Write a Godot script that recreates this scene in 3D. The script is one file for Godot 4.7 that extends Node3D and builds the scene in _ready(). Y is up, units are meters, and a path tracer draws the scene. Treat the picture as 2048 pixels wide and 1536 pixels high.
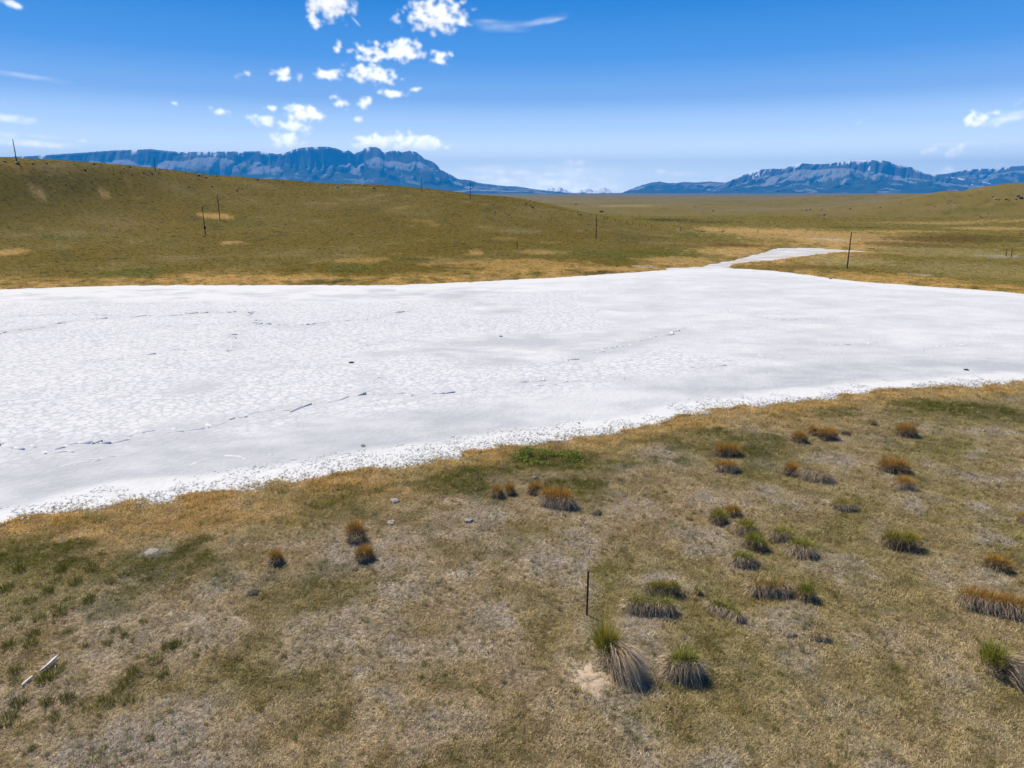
extends Node3D
# A dry white salt pan in short-grass prairie, cliffed mountains far behind. y is up, metres, the pan lies at y = 0.

var rng := RandomNumberGenerator.new()
var counts := {}
var env := Environment.new()
var sky_mat := PanoramaSkyMaterial.new()

func _ready() -> void:
	rng.seed = 20240611
	# ------------------------------------------------ camera, sky, sun, exposure
	var cam := Camera3D.new()
	cam.name = "camera"
	cam.fov = 58.0
	cam.far = 60000.0
	cam.near = 0.1
	cam.position = Vector3(0, 12, 0)
	cam.rotation_degrees = Vector3(-15.3, 0, 0)
	add_child(cam)
	cam.current = true
	var sky := Sky.new()
	sky.sky_material = sky_mat
	lay_out()
	paint_sky()
	env.background_mode = Environment.BG_SKY
	env.sky = sky
	env.tonemap_mode = Environment.TONE_MAPPER_LINEAR
	env.tonemap_exposure = 1.5
	env.sdfgi_enabled = true
	env.ssao_enabled = true
	env.ssil_enabled = true
	env.fog_enabled = true
	env.fog_density = 0.000072
	env.fog_light_color = Color(0.015, 0.37, 1.0).linear_to_srgb()
	var around := WorldEnvironment.new()
	around.name = "surroundings"
	around.environment = env
	add_child(around)
	var sun := DirectionalLight3D.new()
	sun.name = "sun"
	sun.light_energy = 1.6
	sun.light_angular_distance = 0.53
	sun.light_color = Color(1.0, 0.88, 0.70).linear_to_srgb()
	sun.shadow_enabled = true
	sun.sky_mode = DirectionalLight3D.SKY_MODE_LIGHT_ONLY
	sun.rotation_degrees = Vector3(-54.0, -135.0, 0)
	add_child(sun)
	# ------------------------------------------------ the large structure
	build_terrain()
	build_lake()
	build_mountains()
	# ------------------------------------------------ plants, poles, stones
	build_prairie_grass()
	build_salt_fringe()
	build_tussocks()
	build_green_tufts()
	build_shrubs()
	build_poles()
	build_fence_posts()
	build_stones()
	build_litter()

# ---------------------------------------------------------------- helpers
func numbered(called: String) -> String:
	counts[called] = counts.get(called, -1) + 1
	return called if counts[called] == 0 else "%s_%03d" % [called, counts[called]]

func tag(o: Node3D, label: String, category: String, group := "", kind := "") -> void:
	if label: o.set_meta("label", label)
	if category: o.set_meta("category", category)
	if group: o.set_meta("group", group)
	if kind: o.set_meta("kind", kind)

func thing(called: String, at: Vector3, label: String, category: String, group := "") -> Node3D:
	var o := Node3D.new()
	o.name = numbered(called)
	o.position = at
	add_child(o)
	tag(o, label, category, group)
	return o

func part(called: String, mesh: Mesh, m: Material, parent: Node3D) -> MeshInstance3D:
	var o := MeshInstance3D.new()
	o.name = called
	o.mesh = mesh
	o.material_override = m
	parent.add_child(o, true)
	return o

func single(called: String, mesh: Mesh, m: Material, at: Vector3, label: String, category: String, group := "") -> MeshInstance3D:
	var o := MeshInstance3D.new()
	o.name = numbered(called)
	o.mesh = mesh
	o.material_override = m
	o.position = at
	add_child(o)
	tag(o, label, category, group)
	return o

func lin(r: float, g: float, b: float) -> Color:
	return Color(r, g, b)

func matte(c: Color, rough := 0.95, vertex := false) -> StandardMaterial3D:
	var m := StandardMaterial3D.new()
	m.albedo_color = c.linear_to_srgb()
	m.roughness = rough
	m.metallic_specular = 0.25
	m.vertex_color_use_as_albedo = vertex
	return m

func start() -> SurfaceTool:
	var st := SurfaceTool.new()
	st.begin(Mesh.PRIMITIVE_TRIANGLES)
	return st

func done(st: SurfaceTool, normals := true) -> ArrayMesh:
	if normals:
		st.generate_normals()
	return st.commit()

func blade(st: SurfaceTool, root: Vector3, dir: Vector3, droop: float, length: float, width: float, c: Color) -> void:
	# a curved leaf of three segments that bends under its weight
	var v := dir.normalized()
	var side := v.cross(Vector3(rng.randf() - 0.5, 0.4, rng.randf() - 0.5)).normalized() * width * 0.5
	var prev := root
	for k in 3:
		var nxt := prev + v * length / 3.0
		v = (v + Vector3(0, -droop, 0)).normalized()
		var w0 := 1.0 - k * 0.28
		var w1 := 1.0 - (k + 1) * 0.28
		st.set_color(c)
		if k < 2:
			st.add_vertex(prev - side * w0); st.add_vertex(prev + side * w0); st.add_vertex(nxt + side * w1)
			st.add_vertex(prev - side * w0); st.add_vertex(nxt + side * w1); st.add_vertex(nxt - side * w1)
		else:
			st.add_vertex(prev - side * w0); st.add_vertex(prev + side * w0); st.add_vertex(nxt)
		prev = nxt

func jitter(c: Color, amount: float) -> Color:
	var k := 1.0 + rng.randf_range(-amount, amount)
	return Color(c.r * k * rng.randf_range(0.93, 1.07), c.g * k, c.b * k * rng.randf_range(0.9, 1.1))

# ---------------------------------------------------------------- sky
# the clear sky by elevation in degrees, linear
const AIR := [[0.0, 1.4636, 1.5531, 1.5014], [1.5, 1.405, 1.4974, 1.4629], [3.0, 1.1291, 1.2346, 1.2473], [5.0, 0.5687, 0.7407, 0.965], [7.0, 0.2342, 0.4115, 0.7321], [10.0, 0.0795, 0.2551, 0.6156], [13.7, 0.0251, 0.1745, 0.5074], [20.0, 0.0167, 0.1317, 0.4159], [35.0, 0.0117, 0.0864, 0.2995], [60.0, 0.0084, 0.0592, 0.2247], [90.0, 0.0067, 0.0494, 0.1997]]
const SKY_TOP := 3.4

func sky_at(elevation: float) -> Color:
	var k := 0
	while k < AIR.size() - 2 and elevation > AIR[k + 1][0]:
		k += 1
	var t := smoothstep(0.0, 1.0, clampf((elevation - AIR[k][0]) / (AIR[k + 1][0] - AIR[k][0]), 0.0, 1.0)) * 0.25 + 0.75 * clampf((elevation - AIR[k][0]) / (AIR[k + 1][0] - AIR[k][0]), 0.0, 1.0)
	return Color(lerpf(AIR[k][1], AIR[k + 1][1], t), lerpf(AIR[k][2], AIR[k + 1][2], t), lerpf(AIR[k][3], AIR[k + 1][3], t))

# azimuth, elevation, width, height in degrees; kind 0 heaped, 1 ragged, 2 veil or streak; strength; tilt
const CLOUDS := [
	[-13.32, 13.1, 3.53, 2.96, 0, 1, 0],
	[-14.52, 12.1, 1.19, 1.26, 1, 1, 0],
	[-5.64, 12.49, 4.63, 2.64, 0, 1, 0],
	[-3.7, 12.72, 1.27, 1.93, 1, 0.8, 0.3],
	[-10.46, 10.07, 3.48, 1.39, 1, 1.1, 0],
	[-8.13, 10.24, 3.16, 1.8, 0, 1, 0],
	[-5.34, 9.96, 1.66, 1.08, 1, 1.15, 0],
	[-12.98, 10.38, 0.65, 0.79, 1, 1, 0],
	[-13.75, 8.49, 2.16, 0.91, 0, 1, 0],
	[-10.54, 8.59, 3.88, 1.5, 0, 1, 0.1],
	[-9.11, 7.36, 2.02, 0.63, 0, 0.95, 0],
	[-7.33, 7.7, 0.91, 0.35, 1, 0.8, 0],
	[-17.02, 8.36, 1.68, 1, 1, 0.95, 0],
	[-15.86, 8.41, 0.57, 0.73, 1, 0.6, 0],
	[-19.26, 8.32, 0.68, 0.46, 1, 0.7, 0],
	[-20.02, 8.12, 0.68, 0.46, 1, 0.4, 0],
	[-18.08, 6.14, 1.12, 0.48, 1, 1, 0],
	[-21.53, 5.78, 1.27, 0.67, 1, 0.9, 0.2],
	[-18.69, 5.13, 2.16, 0.96, 0, 0.9, 0.1],
	[-15.72, 5.63, 2.95, 1.53, 0, 1, 0],
	[-16.36, 4.78, 2.65, 0.91, 0, 0.95, 0.15],
	[-17.05, 3.82, 2.57, 1.34, 0, 0.95, 0],
	[-18.26, 4.18, 0.85, 0.77, 1, 0.7, 0],
	[-13.04, 6.64, 1.39, 0.97, 1, 0.85, 0.1],
	[-11.12, 6.69, 1.11, 1.05, 1, 0.95, 0],
	[-11.64, 5.45, 0.89, 0.43, 1, 0.8, 0],
	[-24.42, 6.18, 0.45, 0.26, 1, 0.9, 0],
	[-6.3, 12.67, 0.37, 0.96, 1, 0.6, 0],
	[-8.7, 12.34, 0.73, 0.64, 1, 0.6, 0],
	[-10.61, 3.71, 3.78, 1.53, 0, 1, 0],
	[-8.51, 3.8, 3.83, 1.61, 0, 1, 0],
	[-6.48, 3.67, 3.09, 1.4, 0, 1, 0],
	[4.76, 2.35, 2.82, 0.75, 0, 1, 0],
	[4.97, 1.82, 1.33, 0.26, 1, 0.9, 0],
	[1.43, 1.49, 15.73, 1.74, 2, 0.9, 0],
	[2.62, 0.57, 13.83, 1.53, 2, 1, 0],
	[5.4, 0.23, 2.37, 0.84, 1, 0.6, 0],
	[7.95, 0.49, 1.01, 0.61, 1, 0.5, 0],
	[11.62, 1.75, 0.91, 0.44, 0, 0.9, 0],
	[12.88, 1.56, 3.38, 0.3, 2, 0.6, 0],
	[16.06, 1.17, 0.73, 0.22, 1, 0.7, 0],
	[20.96, 2.02, 8.25, 0.49, 2, 0.5, -0.12],
	[-34, 4.7, 2.67, 0.6, 2, 1.1, 0.06],
	[-33.1, 3.22, 5.5, 0.5, 2, 1.2, 0.05],
	[-30.4, 3.45, 0.99, 0.29, 0, 0.9, 0],
	[-34.68, 3.74, 1.85, 0.43, 2, 0.4, 0.1],
	[-32.49, 3.65, 2.5, 0.25, 2, 0.3, 0.05],
	[-32.75, 7.28, 5.14, 0.36, 2, 0.22, 0.08],
	[-33.3, 11.35, 1.25, 0.55, 0, 0.9, 0.25],
	[32.24, 4.77, 2.5, 1.11, 1, 1.1, 0],
	[33.74, 4.69, 2.42, 0.67, 2, 0.7, -0.1],
	[34.49, 4.95, 2.9, 0.54, 2, 0.55, 0],
	[31.25, 2.88, 1.89, 0.77, 1, 1.05, -0.2],
	[29.75, 2.86, 1.01, 0.45, 1, 0.9, -0.3],
	[30.93, 1.5, 1.51, 0.65, 1, 1.1, -0.4],
	[33.8, 1.83, 0.65, 0.44, 1, 1, -0.4],
	[33.51, 3.02, 0.33, 0.19, 1, 0.8, 0],
	[25.21, 4.87, 0.57, 0.26, 1, 0.7, -0.2],
	[32.04, 3.32, 7.31, 0.28, 2, 0.3, -0.03],
	[34.46, 5.77, 0.63, 0.42, 1, 0.6, -0.5],
	[29.92, 4.13, 0.41, 0.19, 1, 0.4, 0],
	[2.29, 12.34, 3.74, 0.52, 2, 0.28, -0.2],
	[-0.53, 12.03, 4.5, 0.85, 2, 0.2, 0],
	[3.41, 12.4, 1.87, 0.32, 2, 0.25, -0.25],
	[-2.03, 12.22, 2.25, 0.46, 2, 0.22, 0],
	[-11.54, 12.05, 0.65, 0.1, 2, 1, 0.95],
]

func paint_sky() -> void:
	var pano := Image.create(4096, 2048, false, Image.FORMAT_RGB8)
	var per := 4096.0 / 360.0
	for y in 2048:
		var c := sky_at((1023.5 - y) / per) if y < 1024 else Color(0.16, 0.14, 0.10)
		pano.fill_rect(Rect2i(0, y, 4096, 1), Color(c.r / SKY_TOP, c.g / SKY_TOP, c.b / SKY_TOP).linear_to_srgb())
	var puff := FastNoiseLite.new()
	noise(puff, 71, 12.0, 5)
	puff.fractal_gain = 0.55
	var wisp := FastNoiseLite.new()
	noise(wisp, 77, 14.0, 4)
	var all := CLOUDS.duplicate()
	var more := RandomNumberGenerator.new()
	more.seed = 5
	for i in 90:  # the same fair-weather sky goes on all round
		all.append([more.randf_range(44.0, 316.0), more.randf_range(2.0, 40.0), more.randf_range(1.0, 4.5), more.randf_range(0.6, 1.8), more.randi_range(0, 1), 0.9, 0.0])
	for c in all:
		var w: float = c[2] * per * 0.5
		var h: float = c[3] * per * 0.5
		var cx: float = 4096.0 + c[0] * per
		var cy: float = 1024.0 - c[1] * per
		var tilt: float = c[6]
		for j in range(int(-h * 1.7 - absf(tilt) * w - 2), int(h * 1.7 + absf(tilt) * w + 3)):
			for i in range(int(-w * 1.35 - 2), int(w * 1.35 + 3)):
				var x := int(cx) + i
				var y := int(cy) + j
				if y < 0 or y >= 1023:
					continue
				var u := i / w
				var v := (j - tilt * i) / h
				var a := 0.0
				var n := puff.get_noise_2d(x * 1.0, y * 1.35)
				if c[4] == 0:
					var low := v * (1.25 if v > 0.0 else 1.0)
					a = smoothstep(-0.3, 1.0, 0.92 - u * u - low * low + n * 1.35)
				elif c[4] == 1:
					a = smoothstep(-0.2, 1.15, 0.62 - 0.7 * (u * u + v * v) + n * 1.55) * 0.95
				else:
					n = wisp.get_noise_2d(x * 0.35, y * 2.2)
					a = (1.0 - u * u) * (1.0 - v * v) if absf(u) < 1.0 and absf(v) < 1.0 else 0.0
					a *= 0.75 + n
				a = clampf(a * c[5], 0.0, 1.0)
				if a < 0.004:
					continue
				var far := clampf(c[1] / 14.0, 0.0, 1.0)
				var tone := 1.02 + 0.22 * puff.get_noise_2d(x * 0.8 + 90, y * 0.8) - (0.20 * maxf(v, 0.0) if c[4] == 0 else 0.0)
				var white := Color(lerpf(2.25, 0.84, pow(far, 0.45)), lerpf(2.2, 0.83, pow(far, 0.45)), lerpf(2.0, 0.81, pow(far, 0.45))) * tone
				x = posmod(x, 4096)
				var old := pano.get_pixel(x, y).srgb_to_linear()
				pano.set_pixel(x, y, old.lerp(Color(white.r / SKY_TOP, white.g / SKY_TOP, white.b / SKY_TOP), a).linear_to_srgb())
	sky_mat.panorama = ImageTexture.create_from_image(pano)
	sky_mat.energy_multiplier = SKY_TOP

# ---------------------------------------------------------------- the lie of the land
var shore_near := PackedFloat32Array()
var shore_far := PackedFloat32Array()
var crest_z := PackedFloat32Array()
var crest_h := PackedFloat32Array()
var slope_p := PackedFloat32Array()
var n_edge := FastNoiseLite.new()
var n_roll := FastNoiseLite.new()
var n_mid := FastNoiseLite.new()
var n_fine := FastNoiseLite.new()
var n_patch := FastNoiseLite.new()
var n_wide := FastNoiseLite.new()
const NEAR := [[-150, -38], [-100, -14], [-60, -10], [-35, -14], [-24, -20], [-19.2, -23.7], [-18.5, -24.3], [-17.5, -25.5], [-15.2, -25.6], [-14.1, -26.0], [-12.6, -26.7], [-10.8, -27.4], [-8.9, -28.3], [-6.0, -29.3], [-3.4, -30.7], [-0.6, -32.0], [3.2, -33.3], [6.8, -35.1], [8.3, -35.9], [10.8, -38.0], [14.0, -39.0], [17.3, -40.0], [20.4, -40.7], [21.9, -41.8], [24.2, -42.7], [28.2, -43.0], [33.9, -44.2], [60, -47.5], [118, -50]]
const FAR := [[-150, -42], [-130, -60], [-90, -84], [-67.0, -90.8], [-53.6, -94.9], [-33.3, -95.4], [-18.0, -94.9], [-8.7, -97.7], [5.7, -103.7], [19.6, -111.2], [25.2, -115.0], [31, -117.8], [36.0, -117.6], [41.7, -115.0], [45.1, -109.1], [48.6, -100.0], [55.8, -93.8], [61.0, -90.3], [64.0, -86.5], [80, -73], [100, -59], [118, -50]]
const CREST := [[-400, -60, 16], [-260, -110, 20], [-180, -155, 22], [-118, -168, 20.2], [-115, -182, 20.2], [-108, -215, 19.2], [-99.8, -234.7, 18.1], [-89.4, -246.3, 16.4], [-75.6, -257.1, 15.8], [-59.2, -263.4, 15.2], [-40.8, -261.8, 13.6], [-14.4, -249.6, 10.5], [-4.1, -245.0, 10.2], [12.7, -239.7, 7.6], [28.8, -233.2, 4.8], [43.9, -225.8, 1.9], [75, -215, 0.5], [110, -205, 0.0], [400, -205, 0.0]]
const PROFILE := [[0, 0], [0.1, 0.02], [0.2, 0.05], [0.3, 0.105], [0.4, 0.17], [0.5, 0.265], [0.6, 0.39], [0.7, 0.54], [0.8, 0.70], [0.9, 0.86], [1.0, 0.965], [1.12, 1.0], [1.5, 0.99], [2.2, 0.88], [3.2, 0.55], [4.5, 0.15], [6, 0]]
const CHANNEL := [[26.0, -116.4, 1.2], [34.0, -118.5, 2.2], [38.5, -126.5, 1.3], [47, -134, 3.4], [57, -146, 5.4], [66, -156.5, 7.6], [73, -153.5, 3.6], [78.5, -150.7, 0.8]]

func table(pts: Array, k: int, from: float, step: float, n: int) -> PackedFloat32Array:
	var out := PackedFloat32Array()
	var j := 0
	for i in n:
		var x := from + step * i
		while j < pts.size() - 2 and x > pts[j + 1][0]:
			j += 1
		var t: float = clampf((x - pts[j][0]) / (pts[j + 1][0] - pts[j][0]), 0.0, 1.0)
		out.append(lerpf(pts[j][k], pts[j + 1][k], t))
	return out

func smoothed(a: PackedFloat32Array, r: int) -> PackedFloat32Array:
	var out := a.duplicate()
	for i in a.size():
		var s := 0.0
		for k in range(-r, r + 1):
			s += a[clampi(i + k, 0, a.size() - 1)]
		out[i] = s / (2 * r + 1)
	return out

func look(t: PackedFloat32Array, x: float, from: float, step: float) -> float:
	var u := clampf((x - from) / step, 0.0, t.size() - 1.001)
	var i := int(u)
	return lerpf(t[i], t[i + 1], u - i)

func noise(n: FastNoiseLite, s: int, wavelength: float, octaves: int) -> void:
	n.seed = s
	n.noise_type = FastNoiseLite.TYPE_SIMPLEX_SMOOTH
	n.frequency = 1.0 / wavelength
	n.fractal_type = FastNoiseLite.FRACTAL_FBM
	n.fractal_octaves = octaves

func lay_out() -> void:
	shore_near = smoothed(table(NEAR, 1, -160.0, 0.5, 561), 2)
	shore_far = smoothed(table(FAR, 1, -160.0, 0.5, 561), 3)
	crest_z = smoothed(table(CREST, 1, -400.0, 2.0, 402), 4)
	crest_h = smoothed(table(CREST, 2, -400.0, 2.0, 402), 4)
	slope_p = smoothed(table(PROFILE, 1, 0.0, 0.02, 301), 3)
	noise(n_edge, 3, 2.4, 3)
	noise(n_roll, 5, 170.0, 3)
	noise(n_mid, 7, 9.0, 3)
	noise(n_fine, 11, 0.9, 2)
	noise(n_patch, 13, 3.6, 3)
	noise(n_wide, 17, 42.0, 4)

func in_lake(x: float, z: float) -> float:
	# metres inside the salt pan, negative on land
	if x < -150.0 or x > 118.0 or z > 0.0 or z < -190.0:
		return -60.0
	var d := minf(look(shore_near, x, -160.0, 0.5) - z, z - look(shore_far, x, -160.0, 0.5)) * 0.86
	if x > 22.0 and x < 95.0 and z < -108.0:
		var p := Vector2(x, z)
		for i in CHANNEL.size() - 1:
			var a := Vector2(CHANNEL[i][0], CHANNEL[i][1])
			var ab := Vector2(CHANNEL[i + 1][0], CHANNEL[i + 1][1]) - a
			var t := clampf((p - a).dot(ab) / ab.length_squared(), 0.0, 1.0)
			d = maxf(d, lerpf(CHANNEL[i][2], CHANNEL[i + 1][2], t) - (p - a - ab * t).length())
	if absf(d) < 6.0:
		d += n_edge.get_noise_2d(x, z) * (0.75 if z > -60.0 else 0.9)
	return d

func height(x: float, z: float) -> float:
	var d := in_lake(x, z)
	if d > 0.0:
		return -0.02 - 0.3 * minf(1.0, d / 1.5)
	var h := 0.30 * (1.0 - exp(d / 1.6)) - 0.02
	var r := sqrt(x * x + z * z)
	if r < 60.0:
		return h + 0.09 * n_patch.get_noise_2d(x, z) + 0.14 * n_mid.get_noise_2d(x, z) * smoothstep(0.0, -6.0, d)
	var zs := look(shore_far, x, -160.0, 0.5)
	if z < zs:
		var zc := minf(look(crest_z, x, -400.0, 2.0), zs - 40.0)
		h += look(crest_h, x, -400.0, 2.0) * look(slope_p, (zs - z) / (zs - zc), 0.0, 0.02)
	h += 0.10 * n_mid.get_noise_2d(x, z) * smoothstep(0.0, -8.0, d)
	var far := smoothstep(200.0, 800.0, r)
	h += 1.7 * far + 9.0 * smoothstep(1900.0, 7000.0, r) + n_roll.get_noise_2d(x, z) * 2.5 * smoothstep(130.0, 420.0, r) * (1.0 - 0.5 * smoothstep(1500.0, 4000.0, r))
	if x > 120.0 and z < -150.0 and r < 3500.0:
		var a := 10.5 * smoothstep(230.0, 560.0, x) + 4.0 * smoothstep(560.0, 1100.0, x)
		var q := (z + 900.0 + 0.15 * x) / 260.0
		h += a * exp(-q * q)
		var k := Vector2((x - 318.0) / 95.0, (z + 420.0) / 105.0).length_squared()
		h += 17.0 * exp(-k) * (1.0 + 0.15 * n_wide.get_noise_2d(x, z))
	h += 30.0 * smoothstep(7000.0, 12500.0, r) * (0.5 + 0.5 * n_roll.get_noise_2d(x * 0.12, z * 0.12))
	return h

func seat(x: float, z: float) -> float:
	# where a thing stands: on the soil, or on the crust of the pan
	return maxf(height(x, z), 0.0) if in_lake(x, z) > -0.3 else height(x, z)

# ---------------------------------------------------------------- ground colours (linear)
const TAN := Color(0.600, 0.485, 0.305)
const GREYTAN := Color(0.620, 0.540, 0.415)
const OLIVE := Color(0.430, 0.380, 0.165)
const STRAW := Color(0.640, 0.430, 0.150)
const GREEN := Color(0.135, 0.150, 0.014)
const LUSH := Color(0.125, 0.190, 0.022)
const DARK := Color(0.085, 0.085, 0.020)
const BARE := Color(0.600, 0.560, 0.520)
const HILL := Color(0.195, 0.150, 0.012)
const PLAIN := Color(0.265, 0.215, 0.042)
const RUST := Color(0.160, 0.105, 0.012)
const DRY := Color(0.720, 0.535, 0.265)
const FARTAN := Color(0.310, 0.245, 0.100)
const SAND := Color(0.620, 0.440, 0.180)
# x, z, half width, half depth, colour, strength
const NEAR_PATCHES := [
	[1.53, -30.08, 1.62, 1.71, GREEN, 0.6],
	[-2.63, -27.23, 2.55, 1.23, GREEN, 0.75],
	[-0.69, -26.14, 1.22, 1.09, GREEN, 0.6],
	[-6.52, -24.03, 2.08, 1.01, GREEN, 0.55],
	[-8.38, -22.75, 1.63, 0.86, OLIVE, 0.7],
	[11.59, -31.78, 2.92, 1.85, GREEN, 0.75],
	[9.09, -31.49, 1.45, 1.34, GREEN, 0.6],
	[25.63, -37.89, 3.15, 1.86, GREEN, 0.75],
	[15.34, -35, 3.73, 1.35, STRAW, 0.4],
	[21.84, -34.76, 5.29, 2.09, OLIVE, 0.4],
	[-14.83, -18.89, 2, 2.2, OLIVE, 0.75],
	[-15.53, -20.94, 2.02, 1.03, GREEN, 0.45],
	[-15.57, -23.9, 1.13, 0.58, GREEN, 0.6],
	[-2.25, -22.87, 2.36, 1.84, BARE, 0.3],
	[-0.42, -21.71, 1.57, 1.41, BARE, 0.28],
	[4.43, -24.96, 2.35, 1.82, BARE, 0.25],
	[6.28, -22.84, 1.09, 0.84, BARE, 0.45],
	[8.52, -26.21, 1.02, 0.8, BARE, 0.3],
	[10.68, -17.64, 0.44, 0.25, BARE, 0.5],
	[-2.23, -16.28, 0.95, 0.61, BARE, 0.28],
	[-9.36, -16.16, 2.16, 1.29, GREYTAN, 0.6],
	[-5.31, -17.16, 2.84, 1.47, GREYTAN, 0.55],
	[16.58, -32.53, 1.49, 0.46, BARE, 0.5],
	[24.36, -33.78, 1.55, 0.55, BARE, 0.6],
	[-12.12, -21.2, 0.59, 0.38, BARE, 0.7],
	[11.58, -19.71, 3.99, 4.69, OLIVE, 0.3],
	[6.93, -14.07, 4.81, 1.84, OLIVE, 0.32],
	[11.52, -16.36, 2.18, 1.12, TAN, 0.45],
	[-13.41, -23.37, 5.56, 0.99, STRAW, 0.45],
	[9.33, -37.78, 1.43, 1.29, GREEN, 0.6],
	[2.29, -27.82, 3.46, 0.56, TAN, 0.5],
	[-4.45, -12.6, 1.98, 0.61, TAN, 0.3],
	[-4.8, -25.04, 1.18, 0.73, OLIVE, 0.5],
]
const FAR_PATCHES := [
	[-93.1, -147.22, 6.25, 3.97, GREEN, 0.7],
	[-102.67, -147.91, 4.17, 1.98, GREEN, 0.5],
	[-58.07, -106.76, 5.74, 5.86, GREEN, 0.85],
	[-101.49, -171.64, 1.92, 0.31, GREEN, 0.9],
	[-99.57, -173.48, 1.95, 1.48, GREEN, 0.7],
	[-83.86, -191.87, 1.88, 0.3, GREEN, 0.8],
	[-69.09, -180.55, 6.35, 4.39, GREEN, 0.5],
	[-25.9, -111.68, 4.8, 3.92, GREEN, 0.75],
	[-27.12, -113.49, 1.62, 2.41, GREEN, 0.8],
	[-25.94, -97.77, 3.87, 2.19, DARK, 0.75],
	[13.14, -110.51, 4.75, 3.1, DARK, 0.85],
	[3.51, -106.51, 1.91, 2.11, GREEN, 0.7],
	[-17.39, -125.69, 4.03, 2.19, DARK, 0.6],
	[-54.35, -194.04, 1.09, 2.5, GREEN, 0.8],
	[-43.43, -169, 2.98, 2.47, GREEN, 0.6],
	[-110.34, -167.93, 5.26, 0.71, SAND, 0.85],
	[-105.95, -184.94, 4.11, 0.66, SAND, 0.7],
	[-95.05, -187.75, 2.36, 0.38, SAND, 0.8],
	[-77.64, -187.85, 5.27, 3.12, STRAW, 0.8],
	[-59.6, -149.12, 2.32, 3.06, SAND, 0.7],
	[-91.52, -127.51, 3.17, 4.61, STRAW, 0.8],
	[-95.81, -195.09, 1.63, 0.26, SAND, 0.8],
	[-105.42, -200.58, 1.67, 0.27, SAND, 0.6],
	[-113.38, -168.78, 0.7, 0.11, SAND, 0.7],
	[-41.09, -99.63, 9.31, 4.78, STRAW, 0.6],
	[-26.85, -123.83, 5.3, 4.43, STRAW, 0.5],
	[-7.2, -136.72, 1.75, 4.83, STRAW, 0.7],
	[6.52, -138.9, 5.93, 4.33, STRAW, 0.7],
	[1.35, -118.02, 13.5, 10.16, STRAW, 0.6],
	[-29.34, -101.14, 5.81, 4.29, STRAW, 0.5],
	[-92.89, -168.43, 9.48, 6.65, FARTAN, 0.4],
	[0.75, -176.88, 8.75, 4.71, FARTAN, 0.7],
	[29.56, -177.1, 6.26, 15.73, DARK, 0.3],
	[20.39, -139.08, 15.84, 11.59, GREEN, 0.55],
	[35.23, -138.98, 8.91, 14.63, GREEN, 0.5],
	[39.57, -166.13, 10.6, 3.97, FARTAN, 0.6],
	[68.53, -318.66, 13.44, 19.19, DARK, 0.85],
	[83.14, -298.49, 12.6, 10.25, DARK, 0.6],
	[56.8, -220.07, 6.98, 17.33, DARK, 0.75],
	[52.99, -194.27, 10.98, 12.12, GREEN, 0.65],
	[51.51, -162.81, 6.93, 5.16, RUST, 0.8],
	[75.27, -198.64, 9.83, 9.75, RUST, 0.6],
	[74.9, -222.98, 22.03, 15.66, STRAW, 0.6],
	[87.02, -206.61, 33.58, 43.39, SAND, 0.75],
	[84.29, -175.94, 11.22, 22.88, SAND, 0.8],
	[47.02, -144.97, 11.34, 9.77, SAND, 0.75],
	[30.85, -128.71, 8.26, 7.51, SAND, 0.6],
	[84.05, -186.69, 5.29, 4.59, BARE, 0.7],
	[22.46, -118.06, 2.11, 2.23, BARE, 0.6],
	[16.77, -113.76, 9.77, 3.79, STRAW, 0.6],
	[115.95, -191.32, 16.25, 15.57, RUST, 0.85],
	[95.77, -169.62, 13.23, 12.49, RUST, 0.75],
	[131.31, -198.33, 15.43, 16.59, RUST, 0.7],
	[83.14, -150.71, 7.5, 5.15, DARK, 0.6],
	[92.44, -148.4, 16.88, 14.57, OLIVE, 0.5],
	[130.22, -188.45, 8.01, 7.07, GREEN, 0.6],
	[121.64, -255.34, 10.8, 9.45, GREEN, 0.7],
	[126.39, -230.78, 19.54, 7.8, STRAW, 0.5],
	[172.04, -252.62, 17.81, 12.96, SAND, 0.6],
	[175.02, -297.51, 33.5, 11.99, SAND, 0.45],
	[202.69, -286.6, 8.06, 4.16, SAND, 0.6],
	[59.21, -126.47, 7.22, 9.56, OLIVE, 0.6],
	[73.97, -111.55, 12.78, 15.66, OLIVE, 0.4],
	[95.2, -136.92, 4.88, 4.67, BARE, 0.4],
	[61.61, -105.24, 1.89, 2.02, BARE, 0.35],
	[44.54, -116.17, 9.97, 3.8, RUST, 0.55],
	[53.27, -102.19, 10.27, 5.12, STRAW, 0.55],
	[275.7, -865.75, 18.14, 72.55, RUST, 0.5],
	[218.71, -369.57, 15.51, 6.8, FARTAN, 0.6],
	[189.08, -399.49, 33.56, 20.88, FARTAN, 0.4],
	[226.16, -348.82, 19.54, 8.39, GREEN, 0.4],
	[106.18, -672.26, 28.19, 80, OLIVE, 0.6],
]

func patched(c: Color, list: Array, x: float, z: float, ragged: float) -> Color:
	for p in list:
		var dx: float = absf(x - p[0])
		if dx > p[2] * 1.5:
			continue
		var dz: float = absf(z - p[1])
		if dz > p[3] * 1.5:
			continue
		var u: float = dx / p[2]
		var v: float = dz / p[3]
		var a := smoothstep(1.15, 0.55, sqrt(u * u + v * v) - ragged)
		if a > 0.0:
			c = c.lerp(p[4], a * p[5])
	return c

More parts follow.
